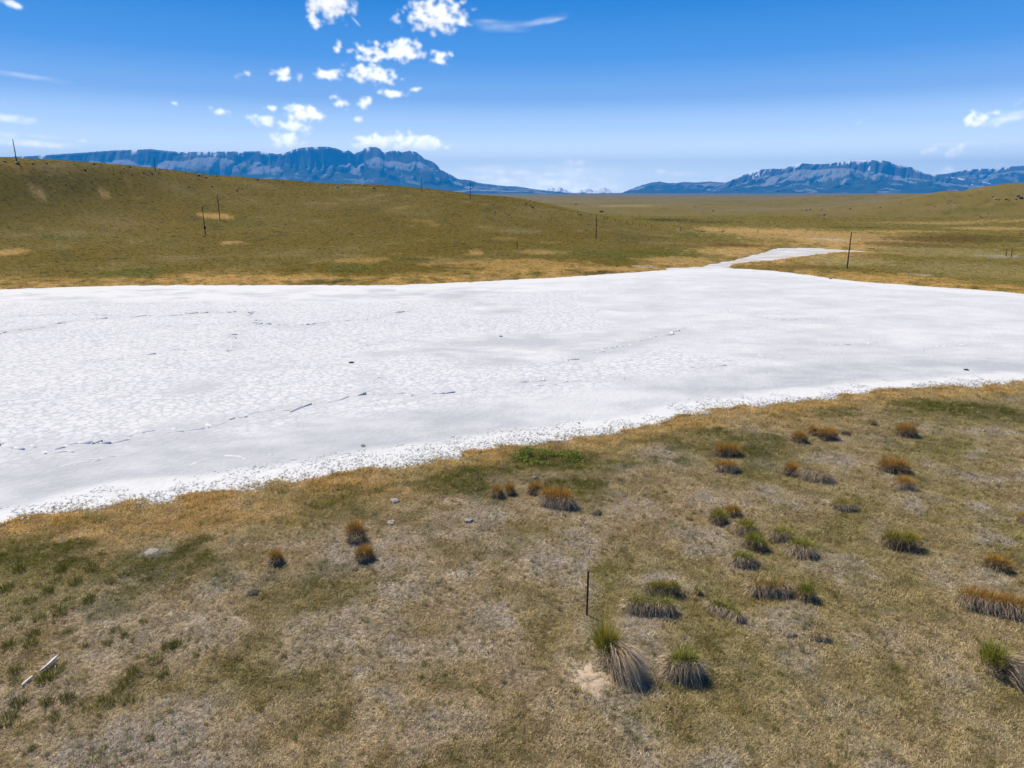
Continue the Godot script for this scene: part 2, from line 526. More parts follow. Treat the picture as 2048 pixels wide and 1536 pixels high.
func ground_color(x: float, z: float) -> Color:
	var d := in_lake(x, z)
	var r := sqrt(x * x + z * z)
	var np := n_patch.get_noise_2d(x, z)
	var nm := n_mid.get_noise_2d(x + 200.0, z)
	if r < 62.0 and z > look(shore_near, x, -160.0, 0.5) - 4.0:
		var nf := n_fine.get_noise_2d(x * 0.7, z * 0.7)
		var c := TAN.lerp(OLIVE, clampf(0.40 + x * 0.020 + nm * 1.2 + nf * 0.5, 0.0, 1.0))
		c = c.lerp(GREYTAN, clampf(0.38 - x * 0.02 + np * 1.5 + nf * 0.6, 0.0, 0.9))
		c = c.lerp(BARE, smoothstep(0.22, 0.5, np + 0.3 * nm + 0.35 * nf) * 0.7)
		c = c.lerp(Color(0.25, 0.22, 0.07), smoothstep(0.18, 0.45, -np - 0.4 * nf) * 0.55)
		var wide := 2.2 if x < -2.0 else 0.0
		var band := smoothstep(4.4 + wide + nm * 2.4, 1.6 + wide * 0.6 + nm, -d)
		c = c.lerp(DRY.lerp(STRAW, clampf(0.45 + np * 1.2, 0.0, 0.9)), band * clampf(0.80 + np * 0.5 + nf * 0.4, 0.0, 1.0))
		c = c.lerp(GREEN, smoothstep(0.0, 0.3, nm + 0.3 * np + 0.25 * nf) * smoothstep(1.4, 3.2, -d) * smoothstep(10.5, 5.5, -d) * 0.85)
		return patched(c, NEAR_PATCHES, x, z, np * 0.8)
	var nw := n_wide.get_noise_2d(x, z)
	var c := HILL.lerp(PLAIN, smoothstep(10.0, 90.0, x + 0.12 * (-z - 100.0)))
	c = c.lerp(Color(0.225, 0.19, 0.042), clampf(0.3 + nw * 1.2, 0.0, 1.0) * 0.7)
	c = c.lerp(DARK, smoothstep(0.22, 0.55, nm - 0.3 * nw) * 0.45)
	c = c.lerp(FARTAN, smoothstep(0.2, 0.6, nw * 0.7 - nm * 0.5) * 0.6)
	if z > -1400.0:
		var band := smoothstep(15.0 + nw * 12.0, 3.0 + nm * 3.0, -d)
		c = c.lerp(STRAW, band * clampf(0.55 + np * 0.9, 0.0, 1.0))
		c = c.lerp(STRAW, smoothstep(0.42, 0.6, n_wide.get_noise_2d(x * 2.3 + 400.0, z * 2.3)) * 0.22)
		c = patched(c, FAR_PATCHES, x, z, np * 0.5 + nm * 0.4 + 0.35 * n_edge.get_noise_2d(x * 1.5, z * 1.5))
	if r > 500.0:
		c = c.lerp(Color(0.30, 0.25, 0.13), smoothstep(-0.1, 0.4, n_wide.get_noise_2d(x * 0.25, z * 0.25)) * 0.6)
	return c

func grain(s: int, low: float, contrast: float) -> NoiseTexture2D:
	var t := NoiseTexture2D.new()
	t.width = 512
	t.height = 512
	t.seamless = true
	t.normalize = true
	var n := FastNoiseLite.new()
	noise(n, s, 14.0, 5)
	n.fractal_gain = 0.65
	t.noise = n
	var g := Gradient.new()
	g.offsets = PackedFloat32Array([0.0, 0.5 - contrast, 0.5 + contrast, 1.0])
	g.colors = PackedColorArray([Color(low, low, low), Color(low * 1.1, low * 1.08, low * 1.05), Color(0.97, 0.97, 0.97), Color.WHITE])
	t.color_ramp = g
	return t

func build_terrain() -> void:
	var angles := PackedFloat32Array()
	var a := -180.0
	while a < 180.0:
		angles.append(a)
		a += 0.16 if absf(a) < 44.0 else (0.6 if absf(a) < 60.0 else 4.0)
	var radii := PackedFloat32Array()
	var r := 3.0
	while r < 16500.0:
		radii.append(r)
		r *= 1.0185 if r > 9.0 else 1.1
	var na := angles.size()
	var nr := radii.size()
	var verts := PackedVector3Array()
	var cols := PackedColorArray()
	verts.append(Vector3(0, height(0, 0), 0))
	cols.append(ground_color(0, 0) * 1.2)
	for i in nr:
		for k in na:
			var t := deg_to_rad(angles[k])
			var x := radii[i] * sin(t)
			var z := -radii[i] * cos(t)
			verts.append(Vector3(x, height(x, z), z))
			var c := ground_color(x, z)
			if z > look(shore_near, x, -160.0, 0.5):  # brown soil under the near grass, darkened to add shade between the tufts
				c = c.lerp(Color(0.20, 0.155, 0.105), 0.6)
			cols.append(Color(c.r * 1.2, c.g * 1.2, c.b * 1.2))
	var index := PackedInt32Array()
	for k in na:
		index.append_array([0, 1 + k, 1 + (k + 1) % na])
	for i in nr - 1:
		for k in na:
			var p := 1 + i * na + k
			var q := 1 + i * na + (k + 1) % na
			index.append_array([p, p + na, q, q, p + na, q + na])
	var arrays := []
	arrays.resize(Mesh.ARRAY_MAX)
	arrays[Mesh.ARRAY_VERTEX] = verts
	arrays[Mesh.ARRAY_COLOR] = cols
	arrays[Mesh.ARRAY_INDEX] = index
	var st := SurfaceTool.new()
	st.create_from_arrays(arrays)
	st.generate_normals()
	var m := matte(Color.WHITE, 1.0, true)
	m.albedo_texture = grain(31, 0.52, 0.22)
	m.uv1_triplanar = true
	m.uv1_world_triplanar = true
	m.uv1_scale = Vector3(0.16, 0.16, 0.16)
	m.detail_enabled = true
	m.detail_albedo = grain(37, 0.66, 0.3)
	m.detail_blend_mode = BaseMaterial3D.BLEND_MODE_MUL
	m.detail_uv_layer = BaseMaterial3D.DETAIL_UV_2
	m.uv2_triplanar = true
	m.uv2_world_triplanar = true
	m.uv2_scale = Vector3(0.021, 0.021, 0.021)
	var o := MeshInstance3D.new()
	o.name = "ground"
	o.mesh = st.commit()
	o.material_override = m
	add_child(o)
	tag(o, "short dry prairie grassland with a low hill rolling to the mountains", "ground", "", "structure")

# ---------------------------------------------------------------- the salt pan
const LAKE_X := -160.0
const LAKE_W := 285.0
const LAKE_Z := -182.0
const LAKE_D := 176.0
const RIDGES := [
	[1, -25.43, -32.38, -23.61, -31.89, -22.07, -32.17, -20.21, -32.38, -19.9, -33.18, -19.04, -34.5, -17.08, -34.82, -16.03, -35.48, -15.42, -36.69, -14.38, -37.7, -12.67, -38.18, -11.46, -39.57, -10.16, -40.41, -9.12, -41.28],
	[0.7, -9.07, -41.5, -9.22, -43.01, -9.33, -45.27, -10.1, -46.91, -11.01, -47.92],
	[0.7, -8.9, -42.07, -7.26, -41.28, -4.8, -41.5, -2.06, -43.01, 0.53, -44.11, 2.6, -45.81],
	[1, -45.82, -60.99, -44.15, -63.89, -43.14, -67.62, -38.95, -69.95, -35.53, -70.25, -32.11, -73.08, -27.5, -72.11],
	[0.8, -27.39, -71.79, -24.21, -65.71, -20.05, -64.66, -17.05, -67.9, -14.13, -68.19, -10.99, -74.07],
	[0.8, -24.7, -60.76, -23.51, -58.12, -22.12, -53.26],
	[0.5, -32.26, -49.74, -29.44, -51.36, -27.36, -54.17, -23.98, -55.69],
	[0.8, 4.29, -49.9, 6.08, -52.73, 11.29, -57.7, 16.18, -63.89],
	[0.45, -52.42, -70.25, -46.66, -70.86, -39.95, -70.86],
	[0.5, -33.3, -64.66, -29.01, -65.71, -24.02, -65.18],
	[0.5, -13.96, -67.34, -9.32, -65.71, -2.1, -65.18],
	[0.4, -23.72, -31.35, -21.28, -31.69, -19.84, -32.17],
	[0.4, -20.37, -29.44, -19.38, -30.5, -17.45, -31.35],
	[0.5, 1.83, -43.62, 5.23, -44.88, 8.02, -45.54],
	[0.45, 17.28, -52.38, 19.1, -52.04, 21.91, -51.36],
	[0.4, 24.8, -56.48, 27.94, -56.08, 32.1, -57.7],
	[0.4, 32.24, -54.17, 36.2, -56.08, 41.02, -57.08],
	[0.4, 11.26, -47.92, 13.48, -48.21, 16, -49.43],
	[0.5, -14.95, -30.06, -13.34, -30.69, -11.14, -31.21],
	[0.4, -12.56, -56.08, -9.58, -58.12, -5.12, -56.08],
	[0.4, 24.37, -70.25, 27.06, -67.9, 32.03, -69.06],
	[0.4, -7.69, -73.4, -3.6, -77.57, -0.81, -79.44],
]

func build_lake() -> void:
	var st := start()
	var nx := 95
	var nz := 66
	for j in nz + 1:
		for i in nx + 1:
			var u := float(i) / nx
			var v := float(j) / nz
			var x := LAKE_X + LAKE_W * u
			var z := LAKE_Z + LAKE_D * v
			st.set_normal(Vector3.UP)
			st.set_uv(Vector2(x, z))
			st.set_uv2(Vector2(u, v))
			st.add_vertex(Vector3(x, 0, z))
	for j in nz:
		for i in nx:
			var p := j * (nx + 1) + i
			for q in [p, p + 1, p + nx + 1, p + 1, p + nx + 2, p + nx + 1]:
				st.add_index(q)
	# crust: white scallops in a grey network
	var cell := FastNoiseLite.new()
	cell.seed = 9
	cell.noise_type = FastNoiseLite.TYPE_CELLULAR
	cell.cellular_distance_function = FastNoiseLite.DISTANCE_EUCLIDEAN
	cell.cellular_return_type = FastNoiseLite.RETURN_DISTANCE2_SUB
	cell.cellular_jitter = 1.0
	cell.frequency = 1.0 / 27.0
	cell.domain_warp_enabled = true
	cell.domain_warp_amplitude = 26.0
	cell.domain_warp_frequency = 0.022
	cell.domain_warp_fractal_octaves = 3
	var im := cell.get_seamless_image(1024, 1024, false, false, 0.12, true)
	var tone := PackedFloat32Array()
	for i in 256:
		tone.append(smoothstep(0.02, 0.44, i / 255.0))
	var speck := FastNoiseLite.new()
	noise(speck, 23, 40.0, 4)
	var sp := speck.get_seamless_image(1024, 1024, false, false, 0.1, true)
	im.convert(Image.FORMAT_L8)
	sp.convert(Image.FORMAT_L8)
	var a := im.get_data()
	var b := sp.get_data()
	var rgb := PackedByteArray()
	rgb.resize(1024 * 1024 * 3)
	var hgt := PackedByteArray()
	hgt.resize(1024 * 1024)
	var lut := PackedByteArray()
	for k in 256:
		var s := k / 255.0
		var c := Color(0.320, 0.344, 0.380).lerp(Color(0.505, 0.530, 0.558), s).linear_to_srgb()
		lut.append_array([c.r8, c.g8, c.b8])
	for i in 1024 * 1024:
		var s := clampf(tone[a[i]] * (0.35 + b[i] * 0.0055), 0.0, 1.0)
		var k := int(s * 255.0) * 3
		rgb[i * 3] = lut[k]
		rgb[i * 3 + 1] = lut[k + 1]
		rgb[i * 3 + 2] = lut[k + 2]
		hgt[i] = int(s * 255.0)
	var m := matte(Color.WHITE, 0.9)
	m.albedo_texture = ImageTexture.create_from_image(Image.create_from_data(1024, 1024, false, Image.FORMAT_RGB8, rgb))
	m.uv1_scale = Vector3(1.0 / 22.0, 1.0 / 22.0, 1)
	m.heightmap_enabled = true
	m.heightmap_texture = ImageTexture.create_from_image(Image.create_from_data(1024, 1024, false, Image.FORMAT_L8, hgt))
	m.heightmap_scale = 1.6
	m.detail_enabled = true
	m.detail_uv_layer = BaseMaterial3D.DETAIL_UV_2
	m.detail_blend_mode = BaseMaterial3D.BLEND_MODE_MIX
	m.detail_albedo = smooth_crust()
	m.texture_repeat = true
	var o := MeshInstance3D.new()
	o.name = "salt_pan"
	o.mesh = st.commit()
	o.material_override = m
	add_child(o)
	tag(o, "dry white salt lake bed with cracked rippled crust", "lake bed", "", "structure")
	var white := matte(Color(0.48, 0.505, 0.535), 0.95)
	for line in RIDGES:
		part("pressure_ridge", ridge(line), white, o)

func smooth_crust() -> ImageTexture:
	# where the crust is smooth: mud-grey lanes, brighter salt along the shores
	var w := 1280
	var h := 704
	var im := Image.create(w, h, false, Image.FORMAT_RGBA8)
	var lane := FastNoiseLite.new()
	noise(lane, 41, 20.0, 3)
	var streak := FastNoiseLite.new()
	noise(streak, 43, 7.0, 4)
	for j in h:
		var z := LAKE_Z + LAKE_D * (j + 0.5) / h
		for i in w:
			var x := LAKE_X + LAKE_W * (i + 0.5) / w
			var zn := look(shore_near, x, -160.0, 0.5)
			var zf := look(shore_far, x, -160.0, 0.5)
			if z > zn + 3.0 or (z < zf - 3.0 and (x < 20.0 or x > 95.0)):
				continue
			var dn := (zn - z) * 0.86
			var df := (z - zf) * 0.86
			var s := streak.get_noise_2d(x * 0.8, z * 1.5) + 0.55 * n_edge.get_noise_2d(x * 0.9, z * 1.6)
			var l := lane.get_noise_2d(x, z * 1.2)
			# grey share
			var g := clampf(0.40 + s * lerpf(0.85, 0.42, smoothstep(-5.0, 18.0, x)) + l * lerpf(0.8, 0.3, smoothstep(-5.0, 18.0, x)), 0.0, 1.0)
			g = lerpf(g, 1.0 + s * 0.6, smoothstep(9.0, 4.5, dn) * smoothstep(-0.5, 1.0, l + 0.8))
			g = lerpf(g, 0.0 + maxf(s, 0.0) * 0.25, smoothstep(2.6 + s, 1.5 + s, dn))
			g = lerpf(g, 0.05 + maxf(s, 0.0) * 0.5, smoothstep(7.0 + l * 4.0, 4.0 + l * 3.0, df))
			g = lerpf(g, 0.75, smoothstep(0.25, 0.5, l + s * 0.4) * smoothstep(14.0, 9.0, df) * smoothstep(2.0, 4.0, df) * (1.0 if x < -15.0 else 0.0))
			if z < zf:  # the feeder channel, thinly crusted
				g = 0.75 + s * 0.9
			g = clampf(g, 0.0, 1.15)
			# share of smooth crust over the scallops
			var al := smoothstep(-0.16, 0.22, l + 0.02 * (x - 2.0))
			al = maxf(al, smoothstep(9.0 + s * 3.0, 6.0, dn))
			al = maxf(al, smoothstep(16.0, 10.0, df))
			var c := Color(0.520, 0.545, 0.570).lerp(Color(0.346, 0.371, 0.410), g).linear_to_srgb()
			if z < zf:
				c = c.lerp(Color(0.40, 0.34, 0.25).linear_to_srgb(), smoothstep(0.05, 0.45, s + 0.3 * l) * 0.8)
			c.a = 0.12 + 0.80 * al
			im.set_pixel(i, j, c)
	# bare grey mud follows the cracks
	var mud := Color(0.336, 0.361, 0.400).linear_to_srgb()
	for line in RIDGES:
		for k in range(1, line.size() - 2, 2):
			var p := Vector2(line[k], line[k + 1])
			var q := Vector2(line[k + 2], line[k + 3])
			var steps := int((q - p).length() / 0.8) + 1
			for t in steps:
				var at := p.lerp(q, float(t) / steps)
				var wide: float = (0.9 + 2.2 * absf(streak.get_noise_2d(at.x, at.y))) * (0.5 + line[0])
				var ci := int((at.x - LAKE_X) / LAKE_W * w)
				var cj := int((at.y - LAKE_Z) / LAKE_D * h)
				for dj in range(-10, 11):
					for di in range(-11, 12):
						var d := Vector2(di * LAKE_W / w, dj * LAKE_D / h).length() / wide
						if d >= 1.0 or ci + di < 0 or ci + di >= w or cj + dj < 0 or cj + dj >= h:
							continue
						var old := im.get_pixel(ci + di, cj + dj)
						im.set_pixel(ci + di, cj + dj, old.lerp(Color(mud.r, mud.g, mud.b, 0.9), 0.22 * smoothstep(1.0, 0.3, d)))
	return ImageTexture.create_from_image(im)

func ridge(line: Array) -> ArrayMesh:
	# broken tents of lifted crust along a crack; line = [strength, x, z, x, z, ...]
	var st := start()
	var strength: float = line[0] * 1.05
	var pts := PackedVector2Array()
	for k in range(1, line.size() - 2, 2):
		var p := Vector2(line[k], line[k + 1])
		var q := Vector2(line[k + 2], line[k + 3])
		var n := maxi(1, int((q - p).length() / 0.32))
		for i in n:
			var s := p.lerp(q, float(i) / n)
			var wob := Vector2(n_patch.get_noise_2d(s.x * 2.0, s.y * 2.0), n_patch.get_noise_2d(s.y * 2.0, s.x * 2.0 + 40.0)) * 1.1
			pts.append(s + wob + Vector2(rng.randf_range(-0.06, 0.06), rng.randf_range(-0.06, 0.06)))
	for i in pts.size() - 1:
		var lift := 0.5 + 1.3 * n_patch.get_noise_2d(pts[i].x * 1.3 + 70.0, pts[i].y * 1.3)
		if lift < 0.08 or rng.randf() < 0.10:
			continue
		var p := pts[i]
		var q := pts[i + 1] + (pts[i + 1] - pts[i]) * 0.12
		var side := (q - p).orthogonal().normalized()
		if side.y < 0.0:
			side = -side
		var h0 := strength * lift * rng.randf_range(0.05, 0.15)
		var h1 := strength * lift * rng.randf_range(0.05, 0.15)
		var wn := rng.randf_range(0.03, 0.10)
		var wf := rng.randf_range(0.07, 0.20)
		var a := Vector3(p.x + side.x * wn, -0.01, p.y + side.y * wn)
		var b := Vector3(q.x + side.x * wn, -0.01, q.y + side.y * wn)
		var t0 := Vector3(p.x, h0, p.y)
		var t1 := Vector3(q.x, h1, q.y)
		var c := Vector3(p.x - side.x * wf, -0.01, p.y - side.y * wf)
		var e := Vector3(q.x - side.x * wf, -0.01, q.y - side.y * wf)
		for v in [a, b, t1, a, t1, t0, t0, t1, e, t0, e, c, a, t0, c, b, e, t1]:
			st.add_vertex(v)
	return done(st)

# ---------------------------------------------------------------- mountains
# each: name, label, cliff share, snow, woods, seed, depth, crest points x, z, height
const RANGES := [
	{"label": "long blue cliffed mountain wall with blunt summits behind the grassy hill", "cliff": 0.3, "snow": -0.08, "scree": 0.6, "meadow": 0.6, "seed": 11, "depth": 3600, "cols": 1150, "jag": 4, "crest": [[-10582, -10631, 393], [-9658, -11477, 537], [-8959, -12031, 594], [-8278, -12509, 650], [-7711, -12866, 718], [-7237, -13139, 776], [-6662, -13439, 819], [-6441, -13547, 799], [-6214, -13652, 779], [-5737, -13859, 800], [-5240, -14055, 811], [-4897, -14178, 827], [-4725, -14236, 793], [-4594, -14279, 777], [-4440, -14328, 808], [-4273, -14379, 876], [-4135, -14419, 906], [-3811, -14508, 931], [-3671, -14544, 933], [-3514, -14583, 907], [-3347, -14622, 843], [-3279, -14637, 872], [-3223, -14650, 835], [-3178, -14660, 797], [-3099, -14676, 837], [-3020, -14693, 857], [-2959, -14705, 915], [-2881, -14721, 935], [-2745, -14747, 936], [-2678, -14759, 908], [-2631, -14767, 851], [-2554, -14781, 833], [-2444, -14800, 872], [-2325, -14819, 873], [-2237, -14832, 836], [-2177, -14841, 855], [-2076, -14856, 876], [-1957, -14872, 847], [-1879, -14882, 790], [-1811, -14890, 722], [-1661, -14908, 674], [-1561, -14919, 606], [-1513, -14923, 518], [-1331, -14941, 450], [-1230, -14949, 381], [-1129, -14957, 321], [-871, -14975, 302], [-665, -14985, 242], [-406, -14995, 212], [-146, -14999, 182], [167, -14999, 172], [375, -14995, 132], [687, -14984, 92], [1103, -14959, 42], [1620, -14912, 2], [2232, -14833, -28]]},
	{"label": "broad blue cliffed mountain with snow streaks across the plain", "cliff": 0.38, "snow": 0.3, "scree": 0.5, "meadow": 0.75, "seed": 25, "depth": 3600, "cols": 560, "jag": 4, "crest": [[3610, -14559, -18], [3979, -14463, 118], [4248, -14386, 233], [4380, -14346, 309], [4511, -14306, 365], [4685, -14250, 420], [4796, -14213, 466], [4856, -14192, 484], [5072, -14117, 500], [5201, -14069, 489], [5448, -13976, 559], [5553, -13934, 594], [5735, -13860, 573], [5937, -13775, 570], [6170, -13672, 601], [6399, -13567, 624], [6587, -13476, 628], [6714, -13413, 617], [6846, -13347, 614], [6995, -13269, 567], [7106, -13210, 529], [7251, -13131, 483], [7346, -13078, 430], [7433, -13029, 385], [7638, -12909, 347], [7970, -12708, 275], [8410, -12421, 170]]},
	{"label": "distant cliffed ridge behind the snow streaked mountain", "cliff": 0.36, "snow": 0.05, "scree": 0.62, "meadow": 0.6, "seed": 37, "depth": 3600, "cols": 500, "jag": 4, "crest": [[8131, -15497, 188], [8600, -15241, 388], [8833, -15107, 415], [8986, -15017, 422], [9276, -14839, 496], [9420, -14749, 512], [9701, -14565, 525], [9836, -14474, 541], [10087, -14300, 563], [10719, -13833, 590], [11552, -13145, 527], [12408, -12340, 373]]},
	{"label": "low wooded blue ridge between the two cliffed mountains", "cliff": 0.15, "snow": -0.5, "scree": 0.75, "meadow": 0.35, "seed": 49, "depth": 3000, "cols": 360, "jag": 10, "crest": [[1621, -15918, -85], [2056, -15867, -31], [2379, -15822, 22], [2610, -15786, 128], [2851, -15744, 212], [3027, -15711, 264], [3194, -15678, 284], [3372, -15641, 252], [3548, -15602, 252], [3731, -15559, 272], [3934, -15509, 261], [4085, -15470, 270], [4253, -15424, 280], [4482, -15359, 258], [4823, -15256, 246], [5394, -15063, 183], [5950, -14852, 61]]},
	{"label": "far snow covered peaks in the gap between the ridges", "cliff": 0.3, "snow": 0.9, "scree": 0.3, "meadow": 0.5, "seed": 55, "depth": 3200, "cols": 300, "jag": 30, "crest": [[70, -16800, -22], [537, -16791, 68], [793, -16781, 113], [920, -16775, 158], [1025, -16769, 135], [1117, -16763, 169], [1211, -16756, 135], [1328, -16747, 79], [1433, -16739, 45], [1536, -16730, 79], [1650, -16719, 124], [1764, -16707, 135], [1857, -16697, 112], [1949, -16687, 90], [2039, -16676, 123], [2129, -16665, 168], [2199, -16656, 134], [2292, -16643, 79], [2407, -16627, 34], [2609, -16596, 67], [2886, -16550, 134], [3165, -16499, 111], [3501, -16431, 1]]},
	{"label": "low dark wooded foothills at the foot of the mountain wall", "cliff": 0.08, "snow": -0.5, "scree": 0.8, "meadow": 0.8, "seed": 68, "depth": 1800, "cols": 320, "jag": 4, "crest": [[-2755, -12193, -62], [-1926, -12351, 3], [-1417, -12419, 45], [-1074, -12454, 62], [-642, -12484, 104], [-339, -12495, 95], [-35, -12500, 79], [313, -12496, 79], [573, -12487, 45], [1006, -12459, 20], [1350, -12427, 3], [1776, -12373, -30], [2280, -12290, -63]]},
]

func build_mountains() -> void:
	for r in RANGES:
		range_of(r)

func range_of(r: Dictionary) -> void:
	var pts: Array = r.crest
	var n := pts.size()
	var first := Vector2(pts[0][0], pts[0][1])
	var last := Vector2(pts[n - 1][0], pts[n - 1][1])
	var along := (last - first).normalized()
	var front := Vector2(-along.y, along.x)
	if front.y < 0.0:
		front = -front
	var length := (last - first).length()
	var cols: int = r.cols
	var spur := FastNoiseLite.new()
	noise(spur, r.seed, 1500.0, 4)
	var gully := FastNoiseLite.new()
	noise(gully, r.seed + 1, 420.0, 4)
	var flute := FastNoiseLite.new()
	noise(flute, r.seed + 2, 130.0, 3)
	var patch := FastNoiseLite.new()
	noise(patch, r.seed + 3, 700.0, 4)
	# v, metres in front of the crest, share of the height
	var cl: float = r.cliff
	var dp: float = r.depth
	var shape := [[0.0, dp, -0.05], [0.2, dp * 0.62, 0.10], [0.42, dp * 0.34, 0.30 * (1.0 - cl) / 0.65 ], [0.62, dp * 0.13, 1.0 - cl - 0.05], [0.68, dp * 0.095, 1.0 - cl], [0.93, dp * 0.035, 0.955], [1.0, 0.0, 1.0], [1.1, -dp * 0.15, 0.93], [1.3, -dp * 0.6, 0.3]]
	var rows := 96
	var verts := PackedVector3Array()
	var colors := PackedColorArray()
	var j0 := 0
	for i in cols + 1:
		var s := length * i / cols
		var at := first + along * s
		while j0 < n - 2 and (Vector2(pts[j0 + 1][0], pts[j0 + 1][1]) - first).dot(along) < s:
			j0 += 1
		var s0 := (Vector2(pts[j0][0], pts[j0][1]) - first).dot(along)
		var s1 := (Vector2(pts[j0 + 1][0], pts[j0 + 1][1]) - first).dot(along)
		var t := clampf((s - s0) / (s1 - s0), 0.0, 1.0)
		var top: float = lerpf(pts[j0][2], pts[j0 + 1][2], t) + r.jag * flute.get_noise_2d(s * 1.3, 900.0)
		var crest := Vector2(lerpf(pts[j0][0], pts[j0 + 1][0], t), lerpf(pts[j0][1], pts[j0 + 1][1], t))
		var cs := 0.55 + 0.9 * clampf(0.5 + spur.get_noise_2d(s * 0.55, 2000.0) * 1.2, 0.0, 1.0)  # how high the cliff stands here
		for j in rows + 1:
			var v := 1.3 * j / rows
			var k := 0
			while k < shape.size() - 2 and v > shape[k + 1][0]:
				k += 1
			var q: float = clampf((v - shape[k][0]) / (shape[k + 1][0] - shape[k][0]), 0.0, 1.0)
			var off: float = lerpf(shape[k][1], shape[k + 1][1], q)
			var g: float = lerpf(shape[k][2], shape[k + 1][2], q)
			if v > 0.42 and v < 1.0:
				g = lerpf(g, 1.0 - (1.0 - g) * cs, smoothstep(0.42, 0.66, v))
			var body := clampf(1.0 - absf(g * 2.0 - 1.0), 0.0, 1.0)
			var sp := spur.get_noise_2d(s, off * 0.5)
			var gu := gully.get_noise_2d(s + off * 0.15, off * 0.25)
			var fl := flute.get_noise_2d(s, g * 60.0)
			off += sp * dp * 0.16 * clampf(1.3 - g * 1.2, 0.1, 1.0) * smoothstep(0.0, 0.15, g)
			off += (absf(gu) * 2.0 - 0.5) * dp * 0.038 * (0.4 + body) * smoothstep(1.0, 0.9, g)
			if v > 0.6 and v < 0.97:
				off += fl * dp * 0.006
			var h := top * g + body * 0.10 * top * spur.get_noise_2d(s * 1.7 + 300.0, off) * smoothstep(0.0, 0.2, g)
			if v >= 0.93 and v <= 1.0:
				h = top * g
			var p := crest + front * off
			verts.append(Vector3(p.x, h, p.y))
			# rock, scree, woods, snow
			var pa := patch.get_noise_2d(s, off * 0.8)
			var rock := Color(0.075, 0.075, 0.08).lerp(Color(0.16, 0.155, 0.155), clampf(fl * 0.5 + gu * 1.0, 0.0, 1.0))
			var scree := Color(0.25, 0.25, 0.255)
			var wood := Color(0.022, 0.034, 0.020).lerp(Color(0.045, 0.055, 0.028), clampf(0.5 + gu * 1.4, 0.0, 1.0))
			var c := rock
			if v < 0.70:
				var bottom: float = r.scree + pa * 0.45
				var open := smoothstep(bottom - 0.015, bottom + 0.02, g)
				open = maxf(open, smoothstep(0.30, 0.36, pa + 0.45 * gu + 0.1 * fl) * r.meadow)
				c = wood.lerp(scree, open)
				c = c.lerp(wood, smoothstep(0.16, 0.26, gu) * 0.9 * smoothstep(0.62, 0.5, g))
			elif v < 0.97:
				var finger := smoothstep(0.02, 0.14, 0.17 - absf(gu) - (g - (1.0 - cl)) / cl * 0.20)
				c = rock.lerp(scree, finger * 0.45)
				c = c.lerp(wood, smoothstep(0.1, 0.4, -pa) * 0.55 * smoothstep(0.95, 0.7, g))
			var snowy := smoothstep(0.86, 0.97, g + 0.08 * fl) * smoothstep(0.18, 0.32, flute.get_noise_2d(s * 0.7, 500.0 + g * 25.0) + 0.35 * patch.get_noise_2d(s * 0.6, 77.0) + r.snow)
			if r.snow > 0.6:
				snowy = smoothstep(0.15, 0.4, g + 0.5 * gu + 0.35 * fl)
			elif absf(gu) < 0.035 and v > 0.72 and r.snow > 0.1:
				snowy = maxf(snowy, smoothstep(0.15, 0.4, patch.get_noise_2d(s * 0.9, 300.0 + g * 200.0)))
			c = c.lerp(Color(0.86, 0.87, 0.89), clampf(snowy, 0.0, 1.0))
			colors.append(c)
	var index := PackedInt32Array()
	for i in cols:
		for j in rows:
			var p := i * (rows + 1) + j
			var q := p + rows + 1
			index.append_array([p, p + 1, q, q, p + 1, q + 1])
	var arrays := []
	arrays.resize(Mesh.ARRAY_MAX)
	arrays[Mesh.ARRAY_VERTEX] = verts
	arrays[Mesh.ARRAY_COLOR] = colors
	arrays[Mesh.ARRAY_INDEX] = index
	var st := SurfaceTool.new()
	st.create_from_arrays(arrays)
	st.generate_normals()
	var o := MeshInstance3D.new()
	o.name = numbered("mountain")
	o.mesh = st.commit()
	o.material_override = matte(Color.WHITE, 1.0, true)
	add_child(o)
	tag(o, r.label, "mountain", "", "structure")

# ---------------------------------------------------------------- grass
func tuft_mesh(blades: int, length: float, width: float, spread: float, lie: float, s: int) -> ArrayMesh:
	var keep := rng.state
	rng.seed = s
	var st := start()
	for i in blades:
		var a := rng.randf() * TAU
		var root := Vector3(cos(a), 0, sin(a)) * spread * sqrt(rng.randf())
		root.y = -0.01
		var tilt := deg_to_rad(lerpf(rng.randf_range(5.0, 50.0), rng.randf_range(55.0, 86.0), lie))
		var az := rng.randf() * TAU
		var dir := Vector3(cos(az) * sin(tilt), cos(tilt), sin(az) * sin(tilt))
		blade(st, root, dir, rng.randf_range(0.05, 0.3), length * rng.randf_range(0.6, 1.25), width * rng.randf_range(0.7, 1.3), jitter(Color.WHITE, 0.5))
	rng.state = keep
	return done(st)

func scatter(called: String, mesh: Mesh, m: Material, places: Array[Transform3D], colors: PackedColorArray, label: String, category := "grass") -> void:
	var mm := MultiMesh.new()
	mm.transform_format = MultiMesh.TRANSFORM_3D
	mm.use_colors = true
	mm.mesh = mesh
	mm.instance_count = places.size()
	for i in places.size():
		mm.set_instance_transform(i, places[i])
		mm.set_instance_color(i, colors[i])
	var o := MultiMeshInstance3D.new()
	o.name = numbered(called)
	o.multimesh = mm
	o.material_override = m
	add_child(o)
	tag(o, label, category, "", "stuff")

